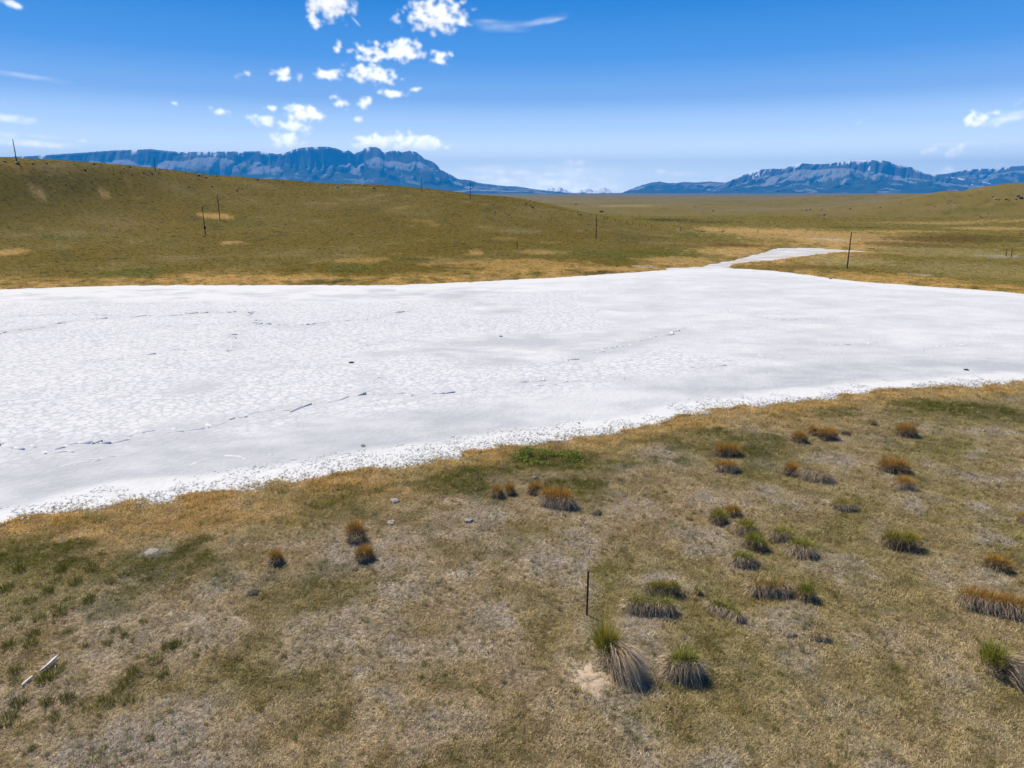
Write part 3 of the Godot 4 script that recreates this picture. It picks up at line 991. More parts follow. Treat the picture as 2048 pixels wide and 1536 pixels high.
func turf_mesh(blades: int, radius: float, length: float, width: float, lie: float, s: int) -> ArrayMesh:
	# a ragged piece of turf: straw, olive and brown blades mixed
	var keep := rng.state
	rng.seed = s
	var st := start()
	var wind := Vector2.from_angle(s * 1.9)
	for i in blades:
		var q := Vector2.from_angle(rng.randf() * TAU) * radius * sqrt(rng.randf()) * rng.randf_range(0.6, 1.25)
		var tilt := deg_to_rad(clampf(rng.randfn(28.0 + 40.0 * lie, 22.0), 0.0, 84.0))
		var az := Vector2.from_angle(rng.randf() * TAU) + wind * 0.5
		az = az.normalized()
		var dir := Vector3(az.x * sin(tilt), cos(tilt), az.y * sin(tilt))
		var pick := rng.randf()
		var c := Color(1, 1, 1)
		if pick < 0.30:
			c = Color(1.3, 1.27, 1.18)
		elif pick < 0.42:
			c = Color(0.66, 0.74, 0.42)
		elif pick < 0.50:
			c = Color(0.36, 0.30, 0.24)
		blade(st, Vector3(q.x, -0.015, q.y), dir, rng.randf_range(0.05, 0.4), length * rng.randf_range(0.55, 1.3), width * rng.randf_range(0.7, 1.4), jitter(c, 0.35))
	rng.state = keep
	return done(st)

func build_prairie_grass() -> void:
	var m := matte(Color.WHITE, 0.9, true)
	m.backlight_enabled = true
	m.backlight = Color(0.9, 0.9, 0.85)
	# near bank: a close mat of short dry grass
	var kinds: Array[ArrayMesh] = []
	for v in 3:
		kinds.append(turf_mesh(36, 0.20, 0.11, 0.0135, 1.0, 31 + v))
	for v in 3:
		kinds.append(turf_mesh(38, 0.18, 0.11, 0.0115, 0.6, 41 + v))
	var places: Array = []
	var colors: Array = []
	for k in kinds.size():
		places.append([] as Array[Transform3D])
		colors.append(PackedColorArray())
	var n := 0
	while n < 135000:
		n += 1
		var z := -8.5 - 40.0 * pow(rng.randf(), 1.1)
		var x := rng.randf_range(-1.0, 1.0) * (absf(z) * 0.84 + 3.0)
		if z < look(shore_near, x, -160.0, 0.5) - 0.5:
			continue
		var d := in_lake(x, z)
		if d > -0.05:
			continue
		var c := ground_color(x, z)
		if c.b > 0.33 and rng.randf() < 0.5:
			continue
		var nf := n_fine.get_noise_2d(x, z)
		var k := rng.randi_range(3, 5) if c.g > c.r * 0.93 or nf < -0.3 else rng.randi_range(0, 2)
		var size := rng.randf_range(0.75, 1.2) * (1.0 + 0.5 * smoothstep(4.0, 1.0, -d))
		places[k].append(Transform3D(Basis(Vector3.UP, rng.randf_range(-0.8, 0.8)).scaled(Vector3(size, size * rng.randf_range(0.6, 1.3), size)), Vector3(x, height(x, z), z)))
		var lum := rng.randf_range(0.68, 1.38) * (1.0 + 0.3 * nf)
		var pick := rng.randf()
		if pick < 0.06:
			c = c.lerp(GREEN, 0.5)
		elif pick < 0.13:
			c = c.lerp(Color(0.66, 0.50, 0.28), 0.5)
		elif pick < 0.20:
			c = c.lerp(Color(0.56, 0.51, 0.45), 0.5)
		colors[k].append(Color(c.r * lum, c.g * lum, c.b * lum))
	# coarser bunches and straws standing out of the mat
	kinds.append(turf_mesh(34, 0.07, 0.19, 0.010, 0.25, 51))
	places.append([] as Array[Transform3D])
	colors.append(PackedColorArray())
	for i in 16000:
		var z := -8.5 - 40.0 * pow(rng.randf(), 1.1)
		var x := rng.randf_range(-1.0, 1.0) * (absf(z) * 0.84 + 3.0)
		if z < look(shore_near, x, -160.0, 0.5) - 0.3 or in_lake(x, z) > -0.1:
			continue
		var c := ground_color(x, z)
		var pick := rng.randf()
		if pick < 0.35:
			c = c.lerp(Color(0.70, 0.55, 0.30), 0.7)
		elif pick < 0.65:
			c = c.lerp(GREEN, 0.7)
		elif pick < 0.8:
			c = c.lerp(Color(0.24, 0.17, 0.10), 0.7)
		var size := rng.randf_range(0.5, 1.15)
		places[6].append(Transform3D(Basis(Vector3.UP, rng.randf() * TAU).scaled(Vector3(size, size * rng.randf_range(0.6, 1.1), size)), Vector3(x, height(x, z), z)))
		colors[6].append(c)
	var labels := ["flattened dry grass matted over the near bank", "loose dry grass mat over the near bank", "thin dry grass mat over the near bank", "short upright grass on the near bank", "short upright dry grass between the tussocks", "short upright olive grass near the shore straw", "coarse small bunches standing out of the dry grass mat"]
	for k in kinds.size():
		scatter("grass", kinds[k], m, places[k], colors[k], labels[k])
	# far shore, hill and plain: bunches too far away to tell the blades apart
	var far := [tuft_mesh(12, 0.30, 0.035, 0.16, 0.55, 5), tuft_mesh(14, 0.24, 0.05, 0.22, 0.8, 6)]
	places = [[] as Array[Transform3D], [] as Array[Transform3D]]
	colors = [PackedColorArray(), PackedColorArray()]
	n = 0
	while n < 140000:
		n += 1
		var r := 88.0 + 300.0 * pow(rng.randf(), 1.35)
		var t := deg_to_rad(rng.randf_range(-43.0, 43.0))
		var x := r * sin(t)
		var z := -r * cos(t)
		if in_lake(x, z) > -0.2 or z > look(shore_far, x, -160.0, 0.5) + 2.0:
			continue
		var c := ground_color(x, z)
		var k := 0 if rng.randf() < 0.5 else 1
		var size := rng.randf_range(0.6, 1.25) * (1.0 + 0.9 * smoothstep(130.0, 380.0, r))
		var nm := n_mid.get_noise_2d(x, z)
		var lum := rng.randf_range(0.85, 1.4)
		if rng.randf() < 0.035 + 0.10 * maxf(nm, 0.0):
			lum = rng.randf_range(0.35, 0.6)
			size *= 1.2
		places[k].append(Transform3D(Basis(Vector3.UP, rng.randf() * TAU).scaled(Vector3(size, size * rng.randf_range(0.5, 0.95), size)), Vector3(x, height(x, z), z)))
		colors[k].append(Color(c.r * lum * 1.15, c.g * lum * 1.15, c.b * lum * 1.15))
	scatter("bunchgrass", far[0], m, places[0], colors[0], "bunchgrass dotted over the hill beyond the salt pan")
	scatter("bunchgrass", far[1], m, places[1], colors[1], "low flattened bunchgrass over the hill and plain beyond the pan")

func build_salt_fringe() -> void:
	# salt-crusted stubs along the near shore
	var m := matte(Color.WHITE, 0.9, true)
	var kinds := [tuft_mesh(12, 0.10, 0.007, 0.05, 0.35, 8), lump_mesh(61, 0.45)]
	var places: Array = [[] as Array[Transform3D], [] as Array[Transform3D]]
	var colors: Array = [PackedColorArray(), PackedColorArray()]
	for n in 60000:
		var x := rng.randf_range(-30.0, 46.0)
		var zn := look(shore_near, x, -160.0, 0.5)
		var q := rng.randf()
		var z := zn - 3.4 * q * q + 0.5
		var d := in_lake(x, z)
		if d < -0.5 or d > 3.0:
			continue
		var nm := n_patch.get_noise_2d(x * 1.4, z * 1.4)
		var size := rng.randf_range(0.5, 1.3)
		var spin := Basis(Vector3.UP, rng.randf() * TAU)
		var wide := (2.3 if (x > -14.0 and x < 4.0) else 1.2) * (1.0 + 0.9 * n_mid.get_noise_2d(x, 50.0))
		if rng.randf() < 0.30:
			if d > wide + nm * 1.5 or rng.randf() < smoothstep(0.2, wide, d) * 0.85:
				continue
			var c := Color(0.40, 0.36, 0.29).lerp(Color(0.33, 0.20, 0.08), smoothstep(0.7, -0.1, d)).lerp(Color(0.09, 0.12, 0.03), 0.7 if nm > 0.28 else 0.12)
			c = jitter(c, 0.3)
			places[0].append(Transform3D(spin.scaled(Vector3.ONE * size), Vector3(x, maxf(height(x, z), 0.0), z)))
			colors[0].append(c)
		else:
			if d > wide + 0.4 + nm:
				continue
			if rng.randf() < 0.5 or nm < 0.02:
				continue
			size *= rng.randf_range(0.015, 0.042)
			places[1].append(Transform3D(spin.scaled(Vector3(size * rng.randf_range(0.8, 1.8), size * rng.randf_range(0.25, 0.7), size * rng.randf_range(0.8, 1.8))), Vector3(x, maxf(height(x, z), 0.0), z)))
			colors[1].append(jitter(Color(0.49, 0.515, 0.54), 0.06))
	scatter("shore_grass", kinds[0], m, places[0], colors[0], "sparse grey stubs of grass in the white salt fringe")
	scatter("salt_crust", kinds[1], m, places[1], colors[1], "lumpy white salt crust along the near shore", "salt")

func lump_mesh(s: int, rough: float) -> ArrayMesh:
	# an uneven stone or lump about 1 m in radius, sitting on y = 0
	var nn := FastNoiseLite.new()
	noise(nn, s, 1.1, 3)
	var flat := FastNoiseLite.new()
	flat.seed = s + 7
	flat.noise_type = FastNoiseLite.TYPE_CELLULAR
	flat.cellular_return_type = FastNoiseLite.RETURN_CELL_VALUE
	flat.frequency = 0.9
	var st := start()
	st.set_smooth_group(-1)
	var rows := 7
	var cols := 11
	var at := func(i: int, j: int) -> Vector3:
		var ph := PI * i / rows
		var th := TAU * (j % cols) / cols
		var d := Vector3(sin(ph) * cos(th), cos(ph), sin(ph) * sin(th))
		var k := 1.0 + rough * nn.get_noise_3dv(d * 1.3) + rough * 0.35 * flat.get_noise_3dv(d * 1.2)
		d *= k
		d.y = d.y * 0.72 + 0.32
		return d
	for i in rows:
		for j in cols:
			var a: Vector3 = at.call(i, j)
			var b: Vector3 = at.call(i, j + 1)
			var c: Vector3 = at.call(i + 1, j)
			var e: Vector3 = at.call(i + 1, j + 1)
			if i > 0:
				for v in [a, b, c]: st.add_vertex(v)
			if i < rows - 1:
				for v in [b, e, c]: st.add_vertex(v)
	return done(st)

# ---------------------------------------------------------------- tussocks
# x, z of a base line (start, end), radius, height, kind, lean, label
const TUSSOCKS := [
	[-5.5, -22.01, -5.44, -22.02, 0.31, 1.02, "o", 0, 0, "tall rust topped tussock with black base, upper of two by the shore"],
	[-4.97, -20.62, -4.77, -20.61, 0.28, 0.68, "o", 0, 0, "rust topped tussock with dark base, lower of the stacked pair"],
	[-7.8, -20.47, -7.71, -20.48, 0.21, 0.6, "o", 0, 0, "small dark rusty tussock alone on the left of a rust topped pair"],
	[-0.6, -25.79, -0.56, -25.77, 0.24, 0.63, "o", 0, 0, "small orange tussock, larger half of twin tufts under the green shrub"],
	[-0.1, -26.04, -0.06, -26.06, 0.19, 0.59, "o", 0, 0, "small orange tussock, lesser half of twin tufts under the green shrub"],
	[0.85, -26.09, 1.01, -26.09, 0.29, 0.6, "o", 0, 0, "orange tussock touching the back of a broad grey skirted mound"],
	[1.29, -25.16, 2.21, -24.8, 0.37, 0.89, "ots", 0, 0, "broad dark mound tussock with green and orange top and grey skirt"],
	[9.6, -30.46, 10.45, -30.21, 0.36, 0.76, "o", 0, 0, "wide rust topped tussock behind its smaller twin at the green patch"],
	[9.09, -28.51, 9.81, -28.57, 0.32, 0.64, "os", 0.4, 0, "rust topped tussock with grey straw spilling to one side"],
	[14.02, -32.2, 14.24, -32.15, 0.35, 0.7, "o", 0, 0, "orange tussock standing before a pair near the shore"],
	[15.21, -33.21, 15.27, -33.12, 0.24, 0.67, "o", 0, 0, "small orange tussock joined to a wider rusty one behind the front one"],
	[15.43, -32.7, 15.97, -32.62, 0.36, 0.71, "o", 0, 0, "wide rusty tussock joined to a small orange one near the shore"],
	[16.73, -33.43, 17.11, -33.36, 0.19, 0.34, "dy", 0, 0, "low grey dead tussock beside the joined rusty pair"],
	[18.96, -34.84, 19.11, -34.62, 0.2, 0.45, "dy", 0, 0, "very small faded tussock nearest the shore straw"],
	[19.54, -33.01, 20.04, -32.83, 0.36, 0.8, "o", 0.2, 0, "rust topped tussock in front of pale dead stalks"],
	[20.44, -34.79, 21.27, -34.78, 0.27, 0.35, "dys", 0, 0, "pale flattened dead tussock behind a rust topped one"],
	[11.99, -28.07, 12.28, -27.92, 0.29, 0.67, "o", 0, 0, "rusty round tussock joined to a wide straw mound"],
	[12.51, -27.59, 13.2, -27.08, 0.36, 0.82, "dys", 0.3, 0.1, "wide straw mound tussock with dead grey leaves hanging down"],
	[16.4, -28.53, 17.17, -28.34, 0.41, 0.8, "o", 0.2, 0, "wide rust brown tussock with a smaller straw one below"],
	[16, -26.48, 16.29, -26.48, 0.35, 0.71, "yos", 0, 0, "straw skirted tussock just below a wide rust brown one"],
	[12.47, -24.59, 13.05, -24.51, 0.26, 0.53, "ts", 0.2, 0, "low brown green tussock lying alone in pale grass"],
	[7.53, -23.49, 7.76, -23.39, 0.3, 0.74, "t", 0, 0, "green and brown tussock at the head of the large tussock cluster"],
	[8.16, -24.06, 8.54, -24.06, 0.24, 0.52, "o", 0, 0, "rusty tussock behind the green one heading the large cluster"],
	[8.16, -22.67, 8.58, -22.66, 0.32, 0.72, "ts", 0, 0, "brown and green tussock with grey side inside the large cluster"],
	[8.16, -21.6, 8.5, -21.41, 0.32, 0.76, "g", 0, 0, "loose bright green tussock in the middle of the large cluster"],
	[9.22, -22.21, 9.76, -22.14, 0.27, 0.67, "gs", 0, 0, "flat green topped tussock with tall grey straw skirt in the cluster"],
	[9.54, -21.14, 9.92, -20.93, 0.34, 0.81, "gs", 0.5, 0.3, "green tussock with straw leaves drooping at the cluster's edge"],
	[7.36, -20.44, 7.86, -20.38, 0.26, 0.64, "gs", 0, 0, "green tuft on a grey straw base at the foot of the cluster"],
	[7.33, -18.72, 8.31, -18.61, 0.3, 0.73, "ys", 0.15, 0, "long straw topped tussock with a grey skirt below the cluster"],
	[8.66, -18.32, 8.92, -18.31, 0.23, 0.71, "g", 0, 0, "dark green tussock at the end of a long straw topped one"],
	[13.02, -21.76, 13.9, -21.47, 0.28, 0.82, "gt", 0.2, 0, "arched green and brown tussock standing alone in pale grass"],
	[15.55, -20.27, 15.93, -19.97, 0.26, 0.61, "o", 0.3, 0.1, "rust and green tussock with a trailing dark tail"],
	[13.4, -18.21, 14.85, -17.55, 0.3, 0.78, "yos", 0.5, 0.1, "very long straw and orange tussock with dark shaded side"],
	[12.31, -15.18, 12.55, -14.96, 0.33, 1.12, "gsl", 0.7, 0.5, "large green tussock with long pale leaves sweeping down one side"],
	[3.39, -17.73, 4.59, -17.55, 0.21, 0.68, "gs", 0, 0, "long green topped tussock on a grey skirt, in front of a darker one"],
	[4.1, -18.57, 5.01, -18.58, 0.19, 0.54, "t", 0, 0, "dark green tussock behind the long grey skirted one"],
	[5.57, -18.63, 5.68, -18.58, 0.12, 0.29, "g", 0, 0, "small loose green tuft trailing from the dark green tussock"],
	[5.83, -17.84, 6.44, -17.2, 0.19, 0.56, "gs", 0.2, 0.2, "slanting green tussock with grey straw side near small tufts"],
	[2.47, -15.45, 2.72, -15.08, 0.33, 1.39, "gtsl", 0.75, 0.9, "largest tussock, green and rusty top, long straw leaves sweeping down"],
	[4.03, -14.99, 4.57, -15, 0.28, 0.94, "gs", 0, 0, "upright green tussock on a tall grey straw base beside the largest"],
	[7.56, -16.51, 7.66, -16.49, 0.1, 0.25, "gs", 0, 0, "tiny green and grey tussock, smaller of a pair in pale grass"],
	[8.17, -16.39, 8.55, -16.37, 0.13, 0.35, "ys", 0, 0, "tiny straw and green tussock, larger of a pair in pale grass"],
	[18.85, -23.45, 19.1, -23.39, 0.19, 0.46, "os", 0, 0, "small rusty tussock with a grey stone at its foot"],
	[6.59, -23.75, 6.73, -23.7, 0.11, 0.22, "d", 0, 0, "tiny dark dead tussock between the mound and the large cluster"],
]

func build_tussocks() -> void:
	var m := matte(Color.WHITE, 0.85, true)
	m.backlight_enabled = true
	m.backlight = Color(0.6, 0.6, 0.45)
	for t in TUSSOCKS:
		var a := Vector2(t[0], t[1])
		var b := Vector2(t[2], t[3])
		var mid := (a + b) * 0.5
		var ground := height(mid.x, mid.y)
		var o := thing("tussock", Vector3(mid.x, ground, mid.y), t[9], "tussock", "tall grass tussocks on the near bank")
		tussock(o, a - mid, b - mid, t[4], t[5], t[6], Vector2(t[7], t[8]), m)

func tussock(o: Node3D, a: Vector2, b: Vector2, rad: float, hgt: float, kind: String, lean: Vector2, m: Material) -> void:
	# leaves rooted all over a low dome along the line a-b; the dead ones hang down its sides
	var run := (b - a).length()
	var bulk := clampf((run + 2.0 * rad) / 0.8, 0.5, 2.6)
	var grey := Color(0.47, 0.42, 0.37)
	var straw := Color(0.60, 0.45, 0.23)
	var green := Color(0.15, 0.18, 0.016)
	var bright := Color(0.40, 0.42, 0.05)
	var orange := Color(0.62, 0.34, 0.06)
	var brown := Color(0.155, 0.11, 0.068)  # decayed thatch, kept dark to paint extra shade into the tussock base
	var dome := hgt * 0.46
	var lying := kind.contains("l")
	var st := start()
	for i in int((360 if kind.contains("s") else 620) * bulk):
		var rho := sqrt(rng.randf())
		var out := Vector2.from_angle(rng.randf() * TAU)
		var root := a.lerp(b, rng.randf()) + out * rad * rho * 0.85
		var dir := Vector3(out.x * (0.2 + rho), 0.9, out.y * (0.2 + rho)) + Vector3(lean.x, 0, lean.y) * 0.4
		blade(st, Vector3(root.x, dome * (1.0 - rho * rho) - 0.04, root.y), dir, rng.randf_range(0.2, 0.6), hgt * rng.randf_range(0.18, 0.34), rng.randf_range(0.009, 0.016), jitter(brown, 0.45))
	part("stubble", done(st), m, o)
	st = start()
	for i in int((1000 if kind.contains("s") else 260) * bulk):
		var rho := rng.randf_range(0.25, 1.0)
		var out := Vector2.from_angle(rng.randf() * TAU)
		if lying:
			out = lean.normalized().rotated(rng.randfn(0.0, 0.6))
		var root := a.lerp(b, rng.randf()) + out * rad * rho * 0.8
		var go := (out + lean * 0.8).normalized()
		var dir := Vector3(go.x, rng.randf_range(-0.1, 0.75) * (1.15 - rho), go.y)
		var pale := 0.6 if kind.contains("s") else 0.3
		var c := grey.lerp(straw, rng.randf()) if rng.randf() < pale else brown.lerp(grey, rng.randf() * 0.5)
		var long := hgt * rng.randf_range(0.30, 0.62) * (1.45 if lying else 1.0)
		blade(st, Vector3(root.x, dome * (1.05 - 0.9 * rho * rho), root.y), dir, rng.randf_range(0.45, 1.0), long, rng.randf_range(0.006, 0.012), jitter(c, 0.4))
	part("dead_skirt", done(st), m, o)
	st = start()
	for i in int((260 if kind.contains("d") else 720) * bulk):
		var rho := sqrt(rng.randf()) * 0.72
		var out := Vector2.from_angle(rng.randf() * TAU)
		var t := rng.randf()
		var root := a.lerp(b, t * (0.6 if lying else 1.0)) + out * rad * rho - (lean * rad * 0.4 if lying else Vector2.ZERO)
		var dir := Vector3(out.x * rho * 0.7 + rng.randfn(0.0, 0.26), 1.0, out.y * rho * 0.7 + rng.randfn(0.0, 0.26))
		var c := green
		var pick := rng.randf()
		if kind.contains("o"):
			c = orange if pick < 0.46 else (straw.lerp(brown, 0.4) if pick < 0.62 else (brown if pick < 0.78 else green))
		elif kind.contains("y"):
			c = straw if pick < 0.45 else (orange if pick < 0.62 else green)
		elif pick < 0.34:
			c = bright
		elif pick < 0.46:
			c = straw
		blade(st, Vector3(root.x, dome * (1.0 - rho * rho) - 0.03, root.y), dir, rng.randf_range(0.02, 0.30), hgt * rng.randf_range(0.2, 0.52) * (1.0 + 0.9 * n_patch.get_noise_2d(root.x * 14.0 + hgt * 90.0, root.y * 14.0)), rng.randf_range(0.006, 0.012), jitter(c, 0.4))
	part("leaves", done(st), m, o)
	if kind.contains("o") or kind.contains("t"):
		st = start()
		for i in int((230 if kind.contains("o") else 110) * bulk):
			var rho := sqrt(rng.randf()) * 0.65
			var out := Vector2.from_angle(rng.randf() * TAU)
			var root := a.lerp(b, rng.randf() * (0.45 if lying else 1.0)) + out * rad * rho - (lean * rad * 0.4 if lying else Vector2.ZERO)
			var dir := Vector3(out.x * rho * 0.6 + rng.randfn(0.0, 0.14), 1.0, out.y * rho * 0.6 + rng.randfn(0.0, 0.14))
			blade(st, Vector3(root.x, dome * (1.0 - rho * rho), root.y), dir, 0.06, hgt * rng.randf_range(0.30, 0.58), rng.randf_range(0.005, 0.010), jitter(orange.lerp(straw, rng.randf() * 0.4), 0.5))
		part("rusty_stalks", done(st), m, o).set_meta("kind", "stuff")

const TUFTS := [
	[-9.26, -15.43, 1, "green grass tuft in pale dry grass around the bleached branch", "green tufts around the bleached branch"],
	[-9.17, -16, 1, "small green grass tuft among many on the olive left bank", "green tufts on the left of the near bank"],
	[-9.03, -16.11, 0.7, "small green grass tuft among many on the olive left bank", "green tufts on the left of the near bank"],
	[-11.68, -15.04, 1.2, "green grass tuft in pale dry grass around the bleached branch", "green tufts around the bleached branch"],
	[-11.67, -14.77, 1.1, "green grass tuft in pale dry grass around the bleached branch", "green tufts around the bleached branch"],
	[-8.81, -14.92, 0.6, "green grass tuft in pale dry grass around the bleached branch", "green tufts around the bleached branch"],
	[-9.58, -14.63, 0.9, "green grass tuft in pale dry grass around the bleached branch", "green tufts around the bleached branch"],
	[-9.6, -14.34, 0.7, "green grass tuft in pale dry grass around the bleached branch", "green tufts around the bleached branch"],
	[-9.58, -15, 0.7, "green grass tuft in pale dry grass around the bleached branch", "green tufts around the bleached branch"],
	[-11.68, -13.4, 1.2, "green grass tuft in pale dry grass around the bleached branch", "green tufts around the bleached branch"],
	[-11.8, -13.95, 0.9, "green grass tuft in pale dry grass around the bleached branch", "green tufts around the bleached branch"],
	[-11.06, -13.92, 0.8, "green grass tuft in pale dry grass around the bleached branch", "green tufts around the bleached branch"],
	[-9.71, -13.92, 1, "green grass tuft in pale dry grass around the bleached branch", "green tufts around the bleached branch"],
	[-9.17, -13.98, 0.7, "green grass tuft in pale dry grass around the bleached branch", "green tufts around the bleached branch"],
	[-12.68, -15.13, 0.8, "green grass tuft in pale dry grass around the bleached branch", "green tufts around the bleached branch"],
	[-12.37, -14.69, 0.7, "green grass tuft in pale dry grass around the bleached branch", "green tufts around the bleached branch"],
	[-14.59, -20.02, 1, "small green grass tuft among many on the olive left bank", "green tufts on the left of the near bank"],
	[-13.63, -19.24, 1, "small green grass tuft among many on the olive left bank", "green tufts on the left of the near bank"],
	[-12.35, -19.61, 0.8, "small green grass tuft among many on the olive left bank", "green tufts on the left of the near bank"],
	[-12.52, -19.23, 0.8, "small green grass tuft among many on the olive left bank", "green tufts on the left of the near bank"],
	[-12.64, -18.32, 0.8, "small green grass tuft among many on the olive left bank", "green tufts on the left of the near bank"],
	[-13.22, -18.29, 0.8, "small green grass tuft among many on the olive left bank", "green tufts on the left of the near bank"],
	[-12.56, -18.12, 0.7, "small green grass tuft among many on the olive left bank", "green tufts on the left of the near bank"],
	[-13.1, -17.61, 1, "small green grass tuft among many on the olive left bank", "green tufts on the left of the near bank"],
	[-14.2, -18.74, 1.1, "small green grass tuft among many on the olive left bank", "green tufts on the left of the near bank"],
	[-14.37, -18.21, 0.9, "small green grass tuft among many on the olive left bank", "green tufts on the left of the near bank"],
	[-15.86, -19.96, 0.9, "small green grass tuft among many on the olive left bank", "green tufts on the left of the near bank"],
	[-13.8, -20.99, 0.6, "small green grass tuft among many on the olive left bank", "green tufts on the left of the near bank"],
	[-13.03, -16.2, 0.9, "small green grass tuft among many on the olive left bank", "green tufts on the left of the near bank"],
	[-13.52, -16.12, 0.9, "small green grass tuft among many on the olive left bank", "green tufts on the left of the near bank"],
	[-12.27, -16.73, 0.8, "small green grass tuft among many on the olive left bank", "green tufts on the left of the near bank"],
	[-13.23, -16.66, 0.9, "small green grass tuft among many on the olive left bank", "green tufts on the left of the near bank"],
	[-13.63, -20.11, 1, "small green grass tuft among many on the olive left bank", "green tufts on the left of the near bank"],
	[-14.37, -19.36, 0.8, "small green grass tuft among many on the olive left bank", "green tufts on the left of the near bank"],
	[-11.38, -19.38, 0.5, "small green grass tuft among many on the olive left bank", "green tufts on the left of the near bank"],
	[-10.91, -16.16, 0.6, "small green grass tuft among many on the olive left bank", "green tufts on the left of the near bank"],
	[-10.59, -16.46, 0.6, "small green grass tuft among many on the olive left bank", "green tufts on the left of the near bank"],
	[-11.04, -16.81, 0.6, "small green grass tuft among many on the olive left bank", "green tufts on the left of the near bank"],
	[-13.52, -17.36, 0.9, "small green grass tuft among many on the olive left bank", "green tufts on the left of the near bank"],
	[-14.24, -17.36, 0.9, "small green grass tuft among many on the olive left bank", "green tufts on the left of the near bank"],
	[-15.55, -18.83, 1, "small green grass tuft among many on the olive left bank", "green tufts on the left of the near bank"],
	[-10.65, -14.03, 0.8, "green grass tuft in pale dry grass around the bleached branch", "green tufts around the bleached branch"],
	[-10.04, -13.72, 0.5, "green grass tuft in pale dry grass around the bleached branch", "green tufts around the bleached branch"],
	[-10.55, -13.38, 0.6, "green grass tuft in pale dry grass around the bleached branch", "green tufts around the bleached branch"],
	[-10.47, -12.5, 0.5, "green grass tuft in pale dry grass around the bleached branch", "green tufts around the bleached branch"],
	[-2.25, -15.36, 0.4, "tiny green grass tuft alone in the dry grass mat", "lone green tufts in the dry grass"],
	[1.4, -17.79, 0.4, "tiny green grass tuft alone in the dry grass mat", "lone green tufts in the dry grass"],
	[-10.66, -16.58, 0.5, "small green grass tuft among many on the olive left bank", "green tufts on the left of the near bank"],
	[-10.46, -17.14, 0.5, "small green grass tuft among many on the olive left bank", "green tufts on the left of the near bank"],
	[-11.46, -16.07, 0.6, "small green grass tuft among many on the olive left bank", "green tufts on the left of the near bank"],
	[-9.44, -26.3, 0.7, "tiny green grass tuft alone in the dry grass mat", "lone green tufts in the dry grass"],
	[6.27, -26.22, 0.5, "tiny green grass tuft alone in the dry grass mat", "lone green tufts in the dry grass"],
	[-5.99, -13.84, 0.5, "tiny green grass tuft alone in the dry grass mat", "lone green tufts in the dry grass"],
	[-8.04, -12.76, 0.5, "green grass tuft in pale dry grass around the bleached branch", "green tufts around the bleached branch"],
	[-4.74, -14.52, 0.4, "tiny green grass tuft alone in the dry grass mat", "lone green tufts in the dry grass"],
	[5.22, -12.53, 0.5, "tiny green grass tuft alone in the dry grass mat", "lone green tufts in the dry grass"],
	[9.84, -15.23, 0.5, "tiny green grass tuft alone in the dry grass mat", "lone green tufts in the dry grass"],
	[8.2, -13.71, 0.5, "tiny green grass tuft alone in the dry grass mat", "lone green tufts in the dry grass"],
	[-7.35, -32.19, 0.5, "lone olive grass tuft out on the white crust", ""],
]

func build_green_tufts() -> void:
	var m := matte(Color.WHITE, 0.85, true)
	m.backlight_enabled = true
	m.backlight = Color(0.6, 0.6, 0.4)
	var kinds: Array[ArrayMesh] = []
	for v in 5:
		var st := start()
		for i in 150:
			var q := Vector2.from_angle(rng.randf() * TAU) * 0.16 * sqrt(rng.randf())
			var dir := Vector3(q.x * 5.0 + rng.randf_range(-0.3, 0.3), 1.1, q.y * 5.0 + rng.randf_range(-0.3, 0.3)).normalized()
			var c := Color(0.11, 0.135, 0.015) if rng.randf() < 0.75 else Color(0.28, 0.26, 0.07)
			blade(st, Vector3(q.x, -0.01, q.y), dir, 0.16, rng.randf_range(0.12, 0.30), rng.randf_range(0.008, 0.014), jitter(c, 0.35))
		kinds.append(done(st))
	for i in TUFTS.size():
		var t: Array = TUFTS[i]
		var o := single("grass_tuft", kinds[i % 5], m, Vector3(t[0], seat(t[0], t[1]), t[1]), t[3], "grass tuft", t[4])
		o.rotation.y = i * 1.7
		o.scale = Vector3.ONE * t[2] * Vector3(1.0, 0.9 + 0.25 * (i % 3), 1.0)

# x, z, half width, half depth, height, leaves, label
const SHRUBS := [
	[0.95, -30.02, 1.04, 1.12, 0.55, 5200, "low bright green leafy shrub patch at the edge of shore straw"],
	[2.8, -30.07, 1.04, 0.79, 0.3, 2600, "thin olive green shrub patch adjoining the bright leafy one"],
]

